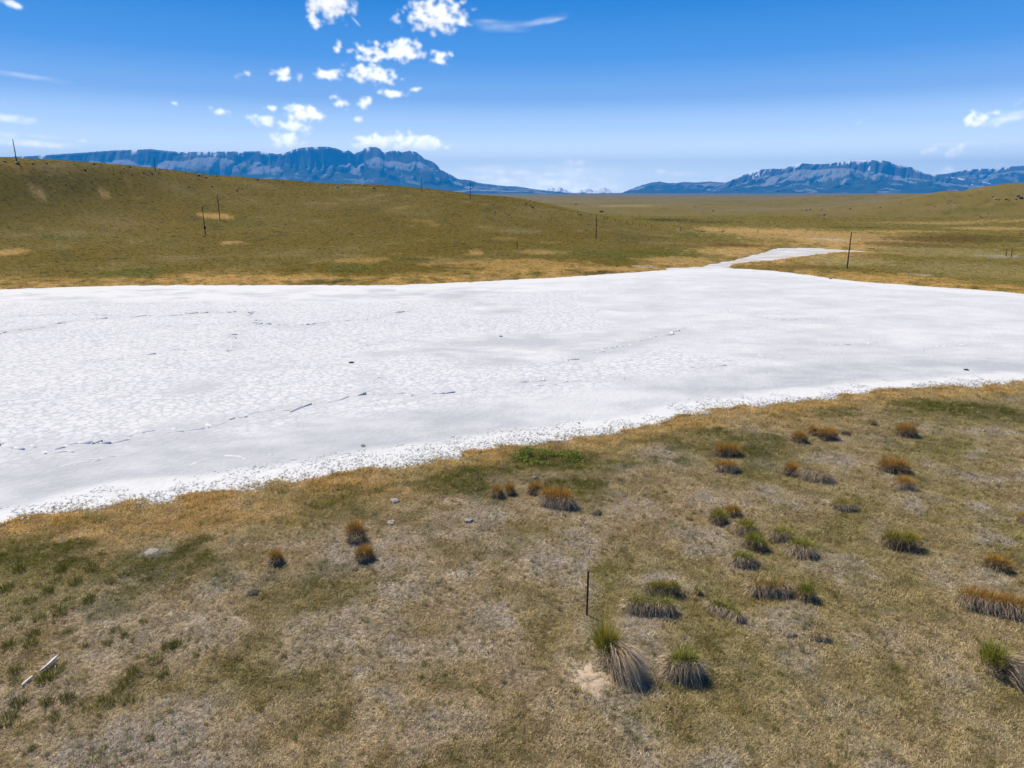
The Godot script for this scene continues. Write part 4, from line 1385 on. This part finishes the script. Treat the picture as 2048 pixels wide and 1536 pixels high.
func build_shrubs() -> void:
	var m := matte(Color.WHITE, 0.8, true)
	m.backlight_enabled = true
	m.backlight = Color(0.4, 0.45, 0.2)
	var bark := matte(Color(0.09, 0.07, 0.05), 1.0)
	for s in SHRUBS:
		var o := thing("green_shrub", Vector3(s[0], height(s[0], s[1]), s[1]), s[6], "shrub")
		var leaf := start()
		var stem := start()
		for k in int(s[5] / 28):
			var q := Vector2(rng.randfn(0.0, 0.42), rng.randfn(0.0, 0.45))
			if n_patch.get_noise_2d((s[0] + q.x * s[2]) * 2.5, (s[1] + q.y * s[3]) * 2.5) < -0.12:
				continue
			var base := Vector3(q.x * s[2] * 0.92, height(s[0] + q.x * s[2], s[1] + q.y * s[3]) - o.position.y, q.y * s[3] * 0.92)
			var top: float = s[4] * rng.randf_range(0.45, 1.0) * clampf(1.0 - 0.5 * q.length(), 0.25, 1.0)
			stem.set_color(Color.WHITE)
			blade(stem, base, Vector3(rng.randf_range(-0.3, 0.3), 1, rng.randf_range(-0.3, 0.3)).normalized(), 0.02, top, 0.018, Color.WHITE)
			for i in 28:
				var h := rng.randf_range(0.25, 1.0)
				var at := base + Vector3(rng.randfn(0, 0.11), top * h, rng.randfn(0, 0.11))
				var c := Color(0.12, 0.165, 0.025) if rng.randf() < 0.65 else Color(0.23, 0.25, 0.05)
				blade(leaf, at, Vector3(rng.randf_range(-1, 1), rng.randf_range(-0.2, 0.9), rng.randf_range(-1, 1)).normalized(), 0.1, rng.randf_range(0.05, 0.09), rng.randf_range(0.022, 0.036), jitter(c, 0.35))
		part("foliage", done(leaf), m, o)
		part("stems", done(stem), bark, o).set_meta("kind", "stuff")

# ---------------------------------------------------------------- poles and posts
func lathe(st: SurfaceTool, rings: Array, sides: int, at := Vector3.ZERO) -> void:
	# rings: [y, radius, ...] pairs from bottom to top, capped
	for i in rings.size() - 1:
		for k in sides:
			var t0 := TAU * k / sides
			var t1 := TAU * (k + 1) / sides
			var p := at + Vector3(cos(t0) * rings[i][1], rings[i][0], sin(t0) * rings[i][1])
			var q := at + Vector3(cos(t1) * rings[i][1], rings[i][0], sin(t1) * rings[i][1])
			var r := at + Vector3(cos(t0) * rings[i + 1][1], rings[i + 1][0], sin(t0) * rings[i + 1][1])
			var s := at + Vector3(cos(t1) * rings[i + 1][1], rings[i + 1][0], sin(t1) * rings[i + 1][1])
			if rings[i][1] > 0.0:
				for v in [p, q, r]: st.add_vertex(v)
			if rings[i + 1][1] > 0.0:
				for v in [q, s, r]: st.add_vertex(v)

# x, z, height, kind, label
const POLES := [
	[-120.05, -176.17, 4.85, 0, "bare pole standing at the hilltop beside a flat pale stone"],
	[-107.19, -217.84, 3.91, 0, "bare pole on the hill's skyline among small fence posts"],
	[-74.96, -182.64, 6.42, 2, "pale bare pole with a dark collar casting a shadow on the hillside"],
	[-69.2, -159.74, 6.33, 1, "dark pole with a box clamped low above a dark stone"],
	[-33.06, -263.99, 5.14, 0, "thin bare pole rising just behind the hill's skyline"],
	[-14.45, -249.68, 6.09, 0, "bare pole on the low end of the hill's skyline"],
	[20.09, -168.96, 5.51, 0, "brown bare pole on the lower slope in front of fence posts"],
	[54.66, -114.01, 5.82, 0, "dark bare pole standing before the salt channel on the plain"],
]

func build_poles() -> void:
	var wood := matte(Color(0.085, 0.062, 0.045), 0.95)
	var pale := matte(Color(0.15, 0.115, 0.08), 0.95)
	var dark := matte(Color(0.03, 0.03, 0.035), 0.7)
	for p in POLES:
		var h: float = p[2]
		var o := thing("pole", Vector3(p[0], height(p[0], p[1]), p[1]), p[4], "pole", "tall bare poles standing about the pan")
		var st := start()
		lathe(st, [[-0.35, 0.125], [0.0, 0.12], [0.5, 0.112], [h * 0.5, 0.095], [h - 0.12, 0.075], [h - 0.04, 0.07], [h, 0.04], [h, 0.0]], 12)
		part("shaft", done(st), pale if p[3] == 2 else wood, o)
		st = start()
		if p[3] == 1:
			# a box clamped low on the pole, with its lid and a strap round the shaft
			var bx := BoxMesh.new()
			bx.size = Vector3(0.36, 0.62, 0.30)
			var body := part("box", bx, dark, o)
			body.position = Vector3(0.10, h * 0.26, 0.16)
			lathe(st, [[h * 0.26 - 0.05, 0.0], [h * 0.26 - 0.05, 0.13], [h * 0.26 + 0.05, 0.13], [h * 0.26 + 0.05, 0.0]], 12)
			part("strap", done(st), dark, o)
		elif p[3] == 2:
			lathe(st, [[h * 0.70, 0.0], [h * 0.70, 0.13], [h * 0.70 + 0.10, 0.15], [h * 0.78, 0.13], [h * 0.78, 0.0]], 12)
			part("collar", done(st), dark, o)
		else:
			lathe(st, [[h - 0.16, 0.0], [h - 0.16, 0.088], [h - 0.08, 0.088], [h - 0.08, 0.0]], 12)
			part("band", done(st), dark, o)

# x, z, height, label, group
const POSTS := [
	[-106.3, -218.73, 0.92, "small wooden fence post on the hill's skyline near a pole", "fence posts on the hill skyline"],
	[-105.58, -222.26, 0.92, "small wooden fence post on the hill's skyline near a pole", "fence posts on the hill skyline"],
	[-104.87, -225.3, 0.92, "small wooden fence post on the hill's skyline near a pole", "fence posts on the hill skyline"],
	[-103.16, -228.98, 0.92, "small wooden fence post on the hill's skyline near a pole", "fence posts on the hill skyline"],
	[-101.74, -232.16, 0.92, "small wooden fence post on the hill's skyline near a pole", "fence posts on the hill skyline"],
	[-100.57, -235.35, 0.92, "small wooden fence post on the hill's skyline near a pole", "fence posts on the hill skyline"],
	[-99.53, -239.02, 0.92, "small wooden fence post on the hill's skyline near a pole", "fence posts on the hill skyline"],
	[21.14, -228.29, 1.15, "wooden fence post in the line crossing the plain behind the pole", "fence posts crossing the plain"],
	[25.77, -232.38, 1.15, "wooden fence post in the line crossing the plain behind the pole", "fence posts crossing the plain"],
	[30.41, -226.54, 1.03, "wooden fence post in the line crossing the plain behind the pole", "fence posts crossing the plain"],
	[32.34, -223.2, 1.15, "wooden fence post in the line crossing the plain behind the pole", "fence posts crossing the plain"],
	[35.78, -221.01, 0.92, "wooden fence post in the line crossing the plain behind the pole", "fence posts crossing the plain"],
	[38.86, -216.31, 1.15, "wooden fence post in the line crossing the plain behind the pole", "fence posts crossing the plain"],
	[41.03, -218.12, 0.92, "wooden fence post in the line crossing the plain behind the pole", "fence posts crossing the plain"],
	[41.73, -212.15, 1.15, "wooden fence post in the line crossing the plain behind the pole", "fence posts crossing the plain"],
	[11.35, -204.41, 0.92, "wooden fence post in the line crossing the plain behind the pole", "fence posts crossing the plain"],
	[1.02, -143.45, 1.49, "single thin fence post on the lower hill slope", ""],
	[97.58, -138.66, 1.38, "wooden fence post standing in the far plain beyond the channel pole", "fence posts on the right plain"],
	[95.55, -134.34, 1.38, "wooden fence post standing in the far plain beyond the channel pole", "fence posts on the right plain"],
	[49.24, -207.04, 1.15, "low wooden fence post in the dark meadow before the channel", "fence posts in the dark meadow"],
	[54.96, -204.84, 1.15, "low wooden fence post in the dark meadow before the channel", "fence posts in the dark meadow"],
	[60.71, -204.21, 1.15, "low wooden fence post in the dark meadow before the channel", "fence posts in the dark meadow"],
	[72.04, -207.73, 1.38, "low wooden fence post in the dark meadow before the channel", "fence posts in the dark meadow"],
]

func build_fence_posts() -> void:
	# studded steel post on the near bank
	var steel := matte(Color(0.022, 0.03, 0.022), 0.6)
	steel.metallic_specular = 0.4
	var x: float = 2.16
	var z: float = -17.52
	var o := thing("fence_post", Vector3(x, height(x, z), z), "thin dark green studded steel post standing alone in dry grass", "fence post")
	var tee := CSGCombiner3D.new()
	tee.name = "tee_bar"
	var flange := CSGBox3D.new()
	flange.size = Vector3(0.052, 1.62, 0.007)
	flange.position = Vector3(0, 0.61, 0)
	tee.add_child(flange)
	var web := CSGBox3D.new()
	web.size = Vector3(0.009, 1.618, 0.045)
	web.position = Vector3(0, 0.61, -0.020)
	tee.add_child(web)
	tee.material_override = steel
	o.add_child(tee)
	for k in 14:
		var s := BoxMesh.new()
		s.size = Vector3(0.022, 0.014, 0.012)
		part("stud", s, steel, o).position = Vector3(0, 0.10 + k * 0.09, 0.009)
	var plate := PrismMesh.new()
	plate.size = Vector3(0.13, 0.16, 0.006)
	part("anchor_plate", plate, steel, o).position = Vector3(0, -0.07, 0.012)
	var wood := matte(Color(0.075, 0.058, 0.042), 1.0)
	var meshes: Array[ArrayMesh] = []
	for v in 3:
		var st := start()
		lathe(st, [[-0.3, 0.07], [0.5, 0.068 + 0.006 * v], [1.0, 0.062], [1.0, 0.0]], 7)
		meshes.append(done(st))
	for i in POSTS.size():
		var p: Array = POSTS[i]
		var w := single("fence_post", meshes[i % 3], wood, Vector3(p[0], height(p[0], p[1]), p[1]), p[3], "fence post", p[4])
		w.scale = Vector3(1.0, p[2], 1.0)
		w.rotation = Vector3(0.03 * sin(i * 2.1), i * 0.9, 0.03 * cos(i * 1.3))

# ---------------------------------------------------------------- stones
# x, z, width, height, kind, label, group
const STONES := [
	[-118.74, -174.27, 1.08, 0.32, 0, "flat pale stone at the foot of the hilltop pole", ""],
	[-120.46, -172.54, 0.85, 0.21, 1, "grey boulder lying on the grassy hill left of the pan", "grey boulders on the hill"],
	[-117.27, -177.8, 0.53, 0.26, 2, "dark boulder lying on the grassy hill left of the pan", "dark boulders on the hill"],
	[-116.72, -182.14, 0.54, 0.2, 2, "dark boulder lying on the grassy hill left of the pan", "dark boulders on the hill"],
	[-113.41, -197, 0.59, 0.29, 2, "dark boulder lying on the grassy hill left of the pan", "dark boulders on the hill"],
	[-114.7, -190.18, 0.47, 0.24, 0, "pale boulder lying on the grassy hill left of the pan", "pale boulders on the hill"],
	[-111.76, -189.68, 0.57, 0.28, 2, "dark boulder lying on the grassy hill left of the pan", "dark boulders on the hill"],
	[-110.23, -209.34, 0.52, 0.31, 2, "dark boulder lying on the grassy hill left of the pan", "dark boulders on the hill"],
	[-108.46, -196.92, 0.39, 0.29, 2, "dark boulder lying on the grassy hill left of the pan", "dark boulders on the hill"],
	[-106.62, -209.44, 0.52, 0.31, 2, "dark boulder lying on the grassy hill left of the pan", "dark boulders on the hill"],
	[-105.52, -212.1, 0.63, 0.32, 2, "dark boulder lying on the grassy hill left of the pan", "dark boulders on the hill"],
	[-106.83, -203.35, 0.4, 0.2, 2, "dark boulder lying on the grassy hill left of the pan", "dark boulders on the hill"],
	[-109.66, -204.66, 0.51, 0.25, 0, "pale boulder lying on the grassy hill left of the pan", "pale boulders on the hill"],
	[-106.8, -213.68, 0.53, 0.27, 1, "grey boulder lying on the grassy hill left of the pan", "grey boulders on the hill"],
	[-100.6, -232.4, 0.93, 0.46, 2, "dark boulder lying on the grassy hill left of the pan", "dark boulders on the hill"],
	[-98.38, -232.31, 0.69, 0.35, 2, "dark boulder lying on the grassy hill left of the pan", "dark boulders on the hill"],
	[-102.8, -251.93, 0.94, 0.47, 1, "grey boulder lying on the grassy hill left of the pan", "grey boulders on the hill"],
	[-96.24, -214.59, 0.54, 0.32, 2, "dark boulder lying on the grassy hill left of the pan", "dark boulders on the hill"],
	[-92.52, -222.1, 0.44, 0.33, 2, "dark boulder lying on the grassy hill left of the pan", "dark boulders on the hill"],
	[-85.9, -224.68, 0.7, 0.42, 1, "grey boulder lying on the grassy hill left of the pan", "grey boulders on the hill"],
	[-85.58, -228.53, 0.57, 0.34, 2, "dark boulder lying on the grassy hill left of the pan", "dark boulders on the hill"],
	[-94.5, -268, 1, 0.67, 1, "grey boulder lying on the grassy hill left of the pan", "grey boulders on the hill"],
	[-89, -280.31, 0.84, 0.42, 2, "dark boulder lying on the grassy hill left of the pan", "dark boulders on the hill"],
	[-62.94, -259.67, 1.14, 0.97, 0, "pale boulder lying on the grassy hill left of the pan", "pale boulders on the hill"],
	[-69.66, -300.63, 1.13, 0.56, 1, "grey boulder lying on the grassy hill left of the pan", "grey boulders on the hill"],
	[-58.49, -283.76, 1.6, 0.71, 0, "pale boulder lying on the grassy hill left of the pan", "pale boulders on the hill"],
	[-50.57, -263.74, 1.19, 0.53, 2, "dark boulder lying on the grassy hill left of the pan", "dark boulders on the hill"],
	[-45.6, -268.98, 0.67, 0.27, 2, "dark boulder lying on the grassy hill left of the pan", "dark boulders on the hill"],
	[-66.99, -225.11, 0.56, 0.42, 0, "pale boulder lying on the grassy hill left of the pan", "pale boulders on the hill"],
	[-62.04, -234.47, 0.47, 0.35, 2, "dark boulder lying on the grassy hill left of the pan", "dark boulders on the hill"],
	[-61.58, -221.2, 0.56, 0.28, 0, "pale boulder lying on the grassy hill left of the pan", "pale boulders on the hill"],
	[-5.91, -228.47, 0.43, 0.43, 0, "pale boulder on the low end of the hill near the fence line", "pale boulders on the low hill end"],
	[-5.01, -210.15, 0.8, 0.66, 0, "pale boulder on the low end of the hill near the fence line", "pale boulders on the low hill end"],
	[-2.06, -210.13, 0.53, 0.53, 0, "pale boulder on the low end of the hill near the fence line", "pale boulders on the low hill end"],
	[-0.87, -206.37, 0.52, 0.52, 0, "pale boulder on the low end of the hill near the fence line", "pale boulders on the low hill end"],
	[-0.28, -201.36, 0.5, 0.5, 0, "pale boulder on the low end of the hill near the fence line", "pale boulders on the low hill end"],
	[6.64, -231.48, 1.02, 0.73, 1, "grey boulder on the low end of the hill near the fence line", "grey boulders on the low hill end"],
	[6.73, -223.46, 0.34, 0.34, 2, "dark boulder on the low end of the hill near the fence line", "dark boulders on the low hill end"],
	[4.81, -245.72, 1.11, 0.49, 2, "dark boulder on the low end of the hill near the fence line", "dark boulders on the low hill end"],
	[6.18, -238.83, 0.72, 0.36, 2, "dark boulder on the low end of the hill near the fence line", "dark boulders on the low hill end"],
	[64.57, -721.79, 1.82, 1.82, 0, "pale boulder on the low end of the hill near the fence line", "pale boulders on the low hill end"],
	[21.45, -200.41, 0.64, 0.51, 0, "pale boulder on the low end of the hill near the fence line", "pale boulders on the low hill end"],
	[1.32, -188.06, 0.29, 0.29, 2, "dark boulder on the low end of the hill near the fence line", "dark boulders on the low hill end"],
	[22.17, -230.74, 0.87, 0.58, 1, "grey boulder on the low end of the hill near the fence line", "grey boulders on the low hill end"],
	[25.52, -218.72, 0.55, 0.42, 0, "pale boulder on the low end of the hill near the fence line", "pale boulders on the low hill end"],
	[38.46, -227.68, 0.58, 0.43, 0, "pale boulder out on the wide plain below the cliffed mountain", "pale boulders on the plain"],
	[29.24, -226.17, 0.72, 0.43, 1, "grey boulder on the low end of the hill near the fence line", "grey boulders on the low hill end"],
	[130.34, -488.25, 1.23, 0.92, 0, "pale boulder out on the wide plain below the cliffed mountain", "pale boulders on the plain"],
	[138.26, -490.93, 0.99, 0.99, 2, "dark boulder out on the wide plain below the cliffed mountain", "dark boulders on the plain"],
	[175.87, -421.44, 1.33, 1.06, 0, "pale boulder out on the wide plain below the cliffed mountain", "pale boulders on the plain"],
	[170.78, -414.66, 1.05, 0.78, 1, "grey boulder out on the wide plain below the cliffed mountain", "grey boulders on the plain"],
	[176.86, -408.66, 1.03, 1.03, 0, "pale boulder out on the wide plain below the cliffed mountain", "pale boulders on the plain"],
	[158.98, -363.13, 1.15, 0.92, 1, "grey boulder out on the wide plain below the cliffed mountain", "grey boulders on the plain"],
	[191.65, -405.07, 1.02, 0.77, 1, "grey boulder out on the wide plain below the cliffed mountain", "grey boulders on the plain"],
	[201.22, -390.77, 0.98, 0.74, 1, "grey boulder out on the wide plain below the cliffed mountain", "grey boulders on the plain"],
	[232.85, -377.17, 1.19, 0.71, 0, "pale boulder on the knoll at the plain's edge", "pale boulders on the knoll"],
	[250.69, -396.8, 0.6, 0.4, 2, "dark boulder on the knoll at the plain's edge", "dark boulders on the knoll"],
	[250.46, -392.96, 0.59, 0.39, 2, "dark boulder on the knoll at the plain's edge", "dark boulders on the knoll"],
	[250.12, -371.23, 1.4, 0.93, 0, "pale boulder on the knoll at the plain's edge", "pale boulders on the knoll"],
	[250.21, -368.25, 0.74, 0.55, 2, "dark boulder on the knoll at the plain's edge", "dark boulders on the knoll"],
	[251.88, -365.46, 1.38, 0.92, 1, "grey boulder on the knoll at the plain's edge", "grey boulders on the knoll"],
	[252.04, -363.41, 0.73, 0.55, 2, "dark boulder on the knoll at the plain's edge", "dark boulders on the knoll"],
	[211.56, -321.64, 0.65, 0.49, 2, "dark boulder on the knoll at the plain's edge", "dark boulders on the knoll"],
	[214.95, -328.73, 0.5, 0.33, 2, "dark boulder on the knoll at the plain's edge", "dark boulders on the knoll"],
	[221.02, -331.09, 0.63, 0.63, 0, "pale boulder on the knoll at the plain's edge", "pale boulders on the knoll"],
	[226.62, -333.3, 0.63, 0.63, 0, "pale boulder on the knoll at the plain's edge", "pale boulders on the knoll"],
	[213.75, -321.26, 0.61, 0.41, 0, "pale boulder on the knoll at the plain's edge", "pale boulders on the knoll"],
	[255.56, -381.64, 0.96, 0.72, 1, "grey boulder on the knoll at the plain's edge", "grey boulders on the knoll"],
	[258.33, -363.91, 1.83, 1.28, 2, "dark boulder on the knoll at the plain's edge", "dark boulders on the knoll"],
	[255.28, -363.1, 1.14, 0.68, 1, "grey boulder on the knoll at the plain's edge", "grey boulders on the knoll"],
	[260.46, -369.35, 1.62, 1.39, 1, "grey boulder on the knoll at the plain's edge", "grey boulders on the knoll"],
	[-68.58, -157.44, 0.64, 0.24, 2, "dark stone at the foot of the pole with a box", ""],
	[149.47, -583.93, 1.1, 0.74, 1, "grey boulder out on the wide plain below the cliffed mountain", "grey boulders on the plain"],
	[219.92, -371.68, 0.56, 0.37, 2, "dark boulder out on the wide plain below the cliffed mountain", "dark boulders on the plain"],
	[229.57, -377.35, 0.57, 0.38, 2, "dark boulder out on the wide plain below the cliffed mountain", "dark boulders on the plain"],
	[219.09, -404.35, 0.76, 0.51, 1, "grey boulder out on the wide plain below the cliffed mountain", "grey boulders on the plain"],
	[-4.66, -25.38, 0.44, 0.13, 0, "pale rounded stone at the lower edge of the shore straw", ""],
	[-12.2, -21.11, 0.44, 0.07, 0, "flat pale grey stone in a bare patch near the shore straw", ""],
	[-1.6, -23.52, 0.3, 0.12, 0, "small pale stone above the greyish bare ground", ""],
	[-4.49, -23.42, 0.3, 0.1, 0, "pale rough stone beside green grass under the straw band", ""],
	[0.98, -27.46, 0.34, 0.12, 1, "small grey stone behind the orange tussocks", ""],
	[3.26, -24.18, 0.46, 0.11, 2, "flat dark brown clod beside the broad dark mound", ""],
	[-7.93, -18.74, 0.37, 0.07, 2, "low earth bank with its shade put into a dark colour, in thin dry grass", ""],  # shadowed earth bank: the dark colour carries its shade
	[2.34, -32.47, 0.17, 0.08, 2, "small dark stone at the shore straw's edge", ""],
	[10.91, -37.33, 0.62, 0.14, 0, "flat white salt covered stone by the green shore grass", ""],
	[-11.89, -49.82, 0.44, 0.09, 2, "thin dark slab lying out on the white crust", ""],
	[-0.97, -59.68, 0.31, 0.07, 2, "tiny dark stone in the middle of the white crust", ""],
	[32.19, -47.61, 0.35, 0.09, 2, "dark stone at the edge of the white fringe", ""],
	[46.93, -102.62, 0.59, 0.18, 1, "lone stone on the far rim of the white crust", ""],
	[19.05, -23.41, 0.19, 0.18, 0, "grey stone at the foot of a small rusty tussock", ""],
]

func build_stones() -> void:
	var pale := stone_mat(Color(0.46, 0.44, 0.41))
	var grey := stone_mat(Color(0.25, 0.235, 0.215))
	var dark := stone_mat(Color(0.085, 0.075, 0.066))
	var kinds: Array[ArrayMesh] = []
	for v in 6:
		kinds.append(lump_mesh(100 + v * 3, 0.62))
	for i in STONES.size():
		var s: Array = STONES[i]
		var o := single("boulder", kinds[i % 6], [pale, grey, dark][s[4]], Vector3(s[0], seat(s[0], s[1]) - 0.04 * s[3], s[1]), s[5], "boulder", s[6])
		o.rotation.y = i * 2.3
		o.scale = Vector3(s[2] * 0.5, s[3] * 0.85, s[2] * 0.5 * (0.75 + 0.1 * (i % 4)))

func stone_mat(c: Color) -> StandardMaterial3D:
	var m := matte(c, 0.95)
	m.albedo_texture = grain(57, 0.55, 0.25)
	m.uv1_triplanar = true
	m.uv1_scale = Vector3(0.4, 0.4, 0.4)
	return m

func build_litter() -> void:
	# weathered branch half sunk in the grass
	var bone := matte(Color(0.62, 0.60, 0.57), 0.9)
	var a := Vector2(-12.10, -14.53)
	var b := Vector2(-11.86, -15.61)
	var mid := (a + b) * 0.5
	var o := thing("bleached_branch", Vector3(mid.x, height(mid.x, mid.y), mid.y), "bleached white broken branch lying among green grass tufts", "branch")
	for piece in [[0.0, 0.30, 0.026, 0.034], [0.47, 1.0, 0.034, 0.046]]:
		var st := start()
		var n := 10
		for i in n:
			for k in 8:
				var ring := func(ii: int, kk: int) -> Vector3:
					var t: float = lerpf(piece[0], piece[1], float(ii) / n)
					var rr: float = lerpf(piece[2], piece[3], float(ii) / n) * (1.0 - 0.75 * smoothstep(0.82, 1.0, t)) * (0.4 if ii == 0 else 1.0)
					var p := a.lerp(b, t) + (b - a).orthogonal().normalized() * 0.025 * sin(t * 7.0)
					var side := (b - a).orthogonal().normalized()
					var th := TAU * kk / 8
					return Vector3(p.x - mid.x + side.x * cos(th) * rr, height(p.x, p.y) - o.position.y + 0.055 + 0.05 * t + sin(th) * rr, p.y - mid.y + side.y * cos(th) * rr)
				for v in [ring.call(i, k), ring.call(i + 1, k), ring.call(i, k + 1), ring.call(i, k + 1), ring.call(i + 1, k), ring.call(i + 1, k + 1)]:
					st.add_vertex(v)
		part("wood", done(st), bone, o)
	# bare dug earth beside the largest drooping tussock
	var earth := matte(Color(0.55, 0.45, 0.35), 1.0)
	earth.albedo_texture = grain(63, 0.6, 0.3)
	earth.uv1_triplanar = true
	earth.uv1_scale = Vector3(1.6, 1.6, 1.6)
	var e := Vector2(1.95, -14.68)
	var st := start()
	st.set_smooth_group(0)
	var rings := 9
	var at := func(i: int, k: int) -> Vector3:
		var t := TAU * (k % 26) / 26.0
		var f := float(i) / rings
		var edge := 1.0 + 0.4 * n_patch.get_noise_2d(cos(t) * 6.0, sin(t) * 6.0) + 0.5 * n_fine.get_noise_2d(cos(t) * 3.0, sin(t) * 3.0)
		var p := Vector2(cos(t) * 0.55, sin(t) * 0.52) * f * edge
		var y: float = height(e.x + p.x, e.y + p.y) - height(e.x, e.y) + 0.07 * (1.0 - f * f) + 0.05 * n_fine.get_noise_2d(p.x * 4.0, p.y * 4.0) - 0.02
		return Vector3(p.x, y, p.y)
	for i in rings:
		for k in 26:
			for v in [at.call(i, k), at.call(i + 1, k), at.call(i, k + 1), at.call(i, k + 1), at.call(i + 1, k), at.call(i + 1, k + 1)]:
				st.add_vertex(v)
	single("earth_patch", done(st), earth, Vector3(e.x, height(e.x, e.y), e.y), "low patch of bare pale earth beside the drooping tussock", "earth")
	# dark upturned feeder far out on the plain
	var f := Vector2(57.75, -460.39)
	var metal := matte(Color(0.05, 0.055, 0.065), 0.6)
	var tr := thing("cattle_feeder", Vector3(f.x, height(f.x, f.y), f.y), "dark low stock feeder standing far out on the plain", "feeder")
	var tub := CSGCombiner3D.new()
	tub.name = "tub"
	var outer := CSGBox3D.new()
	outer.size = Vector3(2.4, 0.75, 1.2)
	outer.position.y = 0.55
	tub.add_child(outer)
	var inner := CSGBox3D.new()
	inner.operation = CSGShape3D.OPERATION_SUBTRACTION
	inner.size = Vector3(2.2, 0.7, 1.0)
	inner.position.y = 0.68
	tub.add_child(inner)
	tub.material_override = metal
	tr.add_child(tub)
	for s in [-1, 1]:
		for d in [-1, 1]:
			var leg := BoxMesh.new()
			leg.size = Vector3(0.1, 0.3, 0.1)
			part("leg", leg, metal, tr).position = Vector3(s * 1.0, 0.1, d * 0.45)
	var post := BoxMesh.new()
	post.size = Vector3(0.16, 1.0, 0.16)
	part("post", post, metal, tr).position = Vector3(-1.05, 1.3, 0)
	part("post", post, metal, tr).position = Vector3(1.05, 1.2, 0)
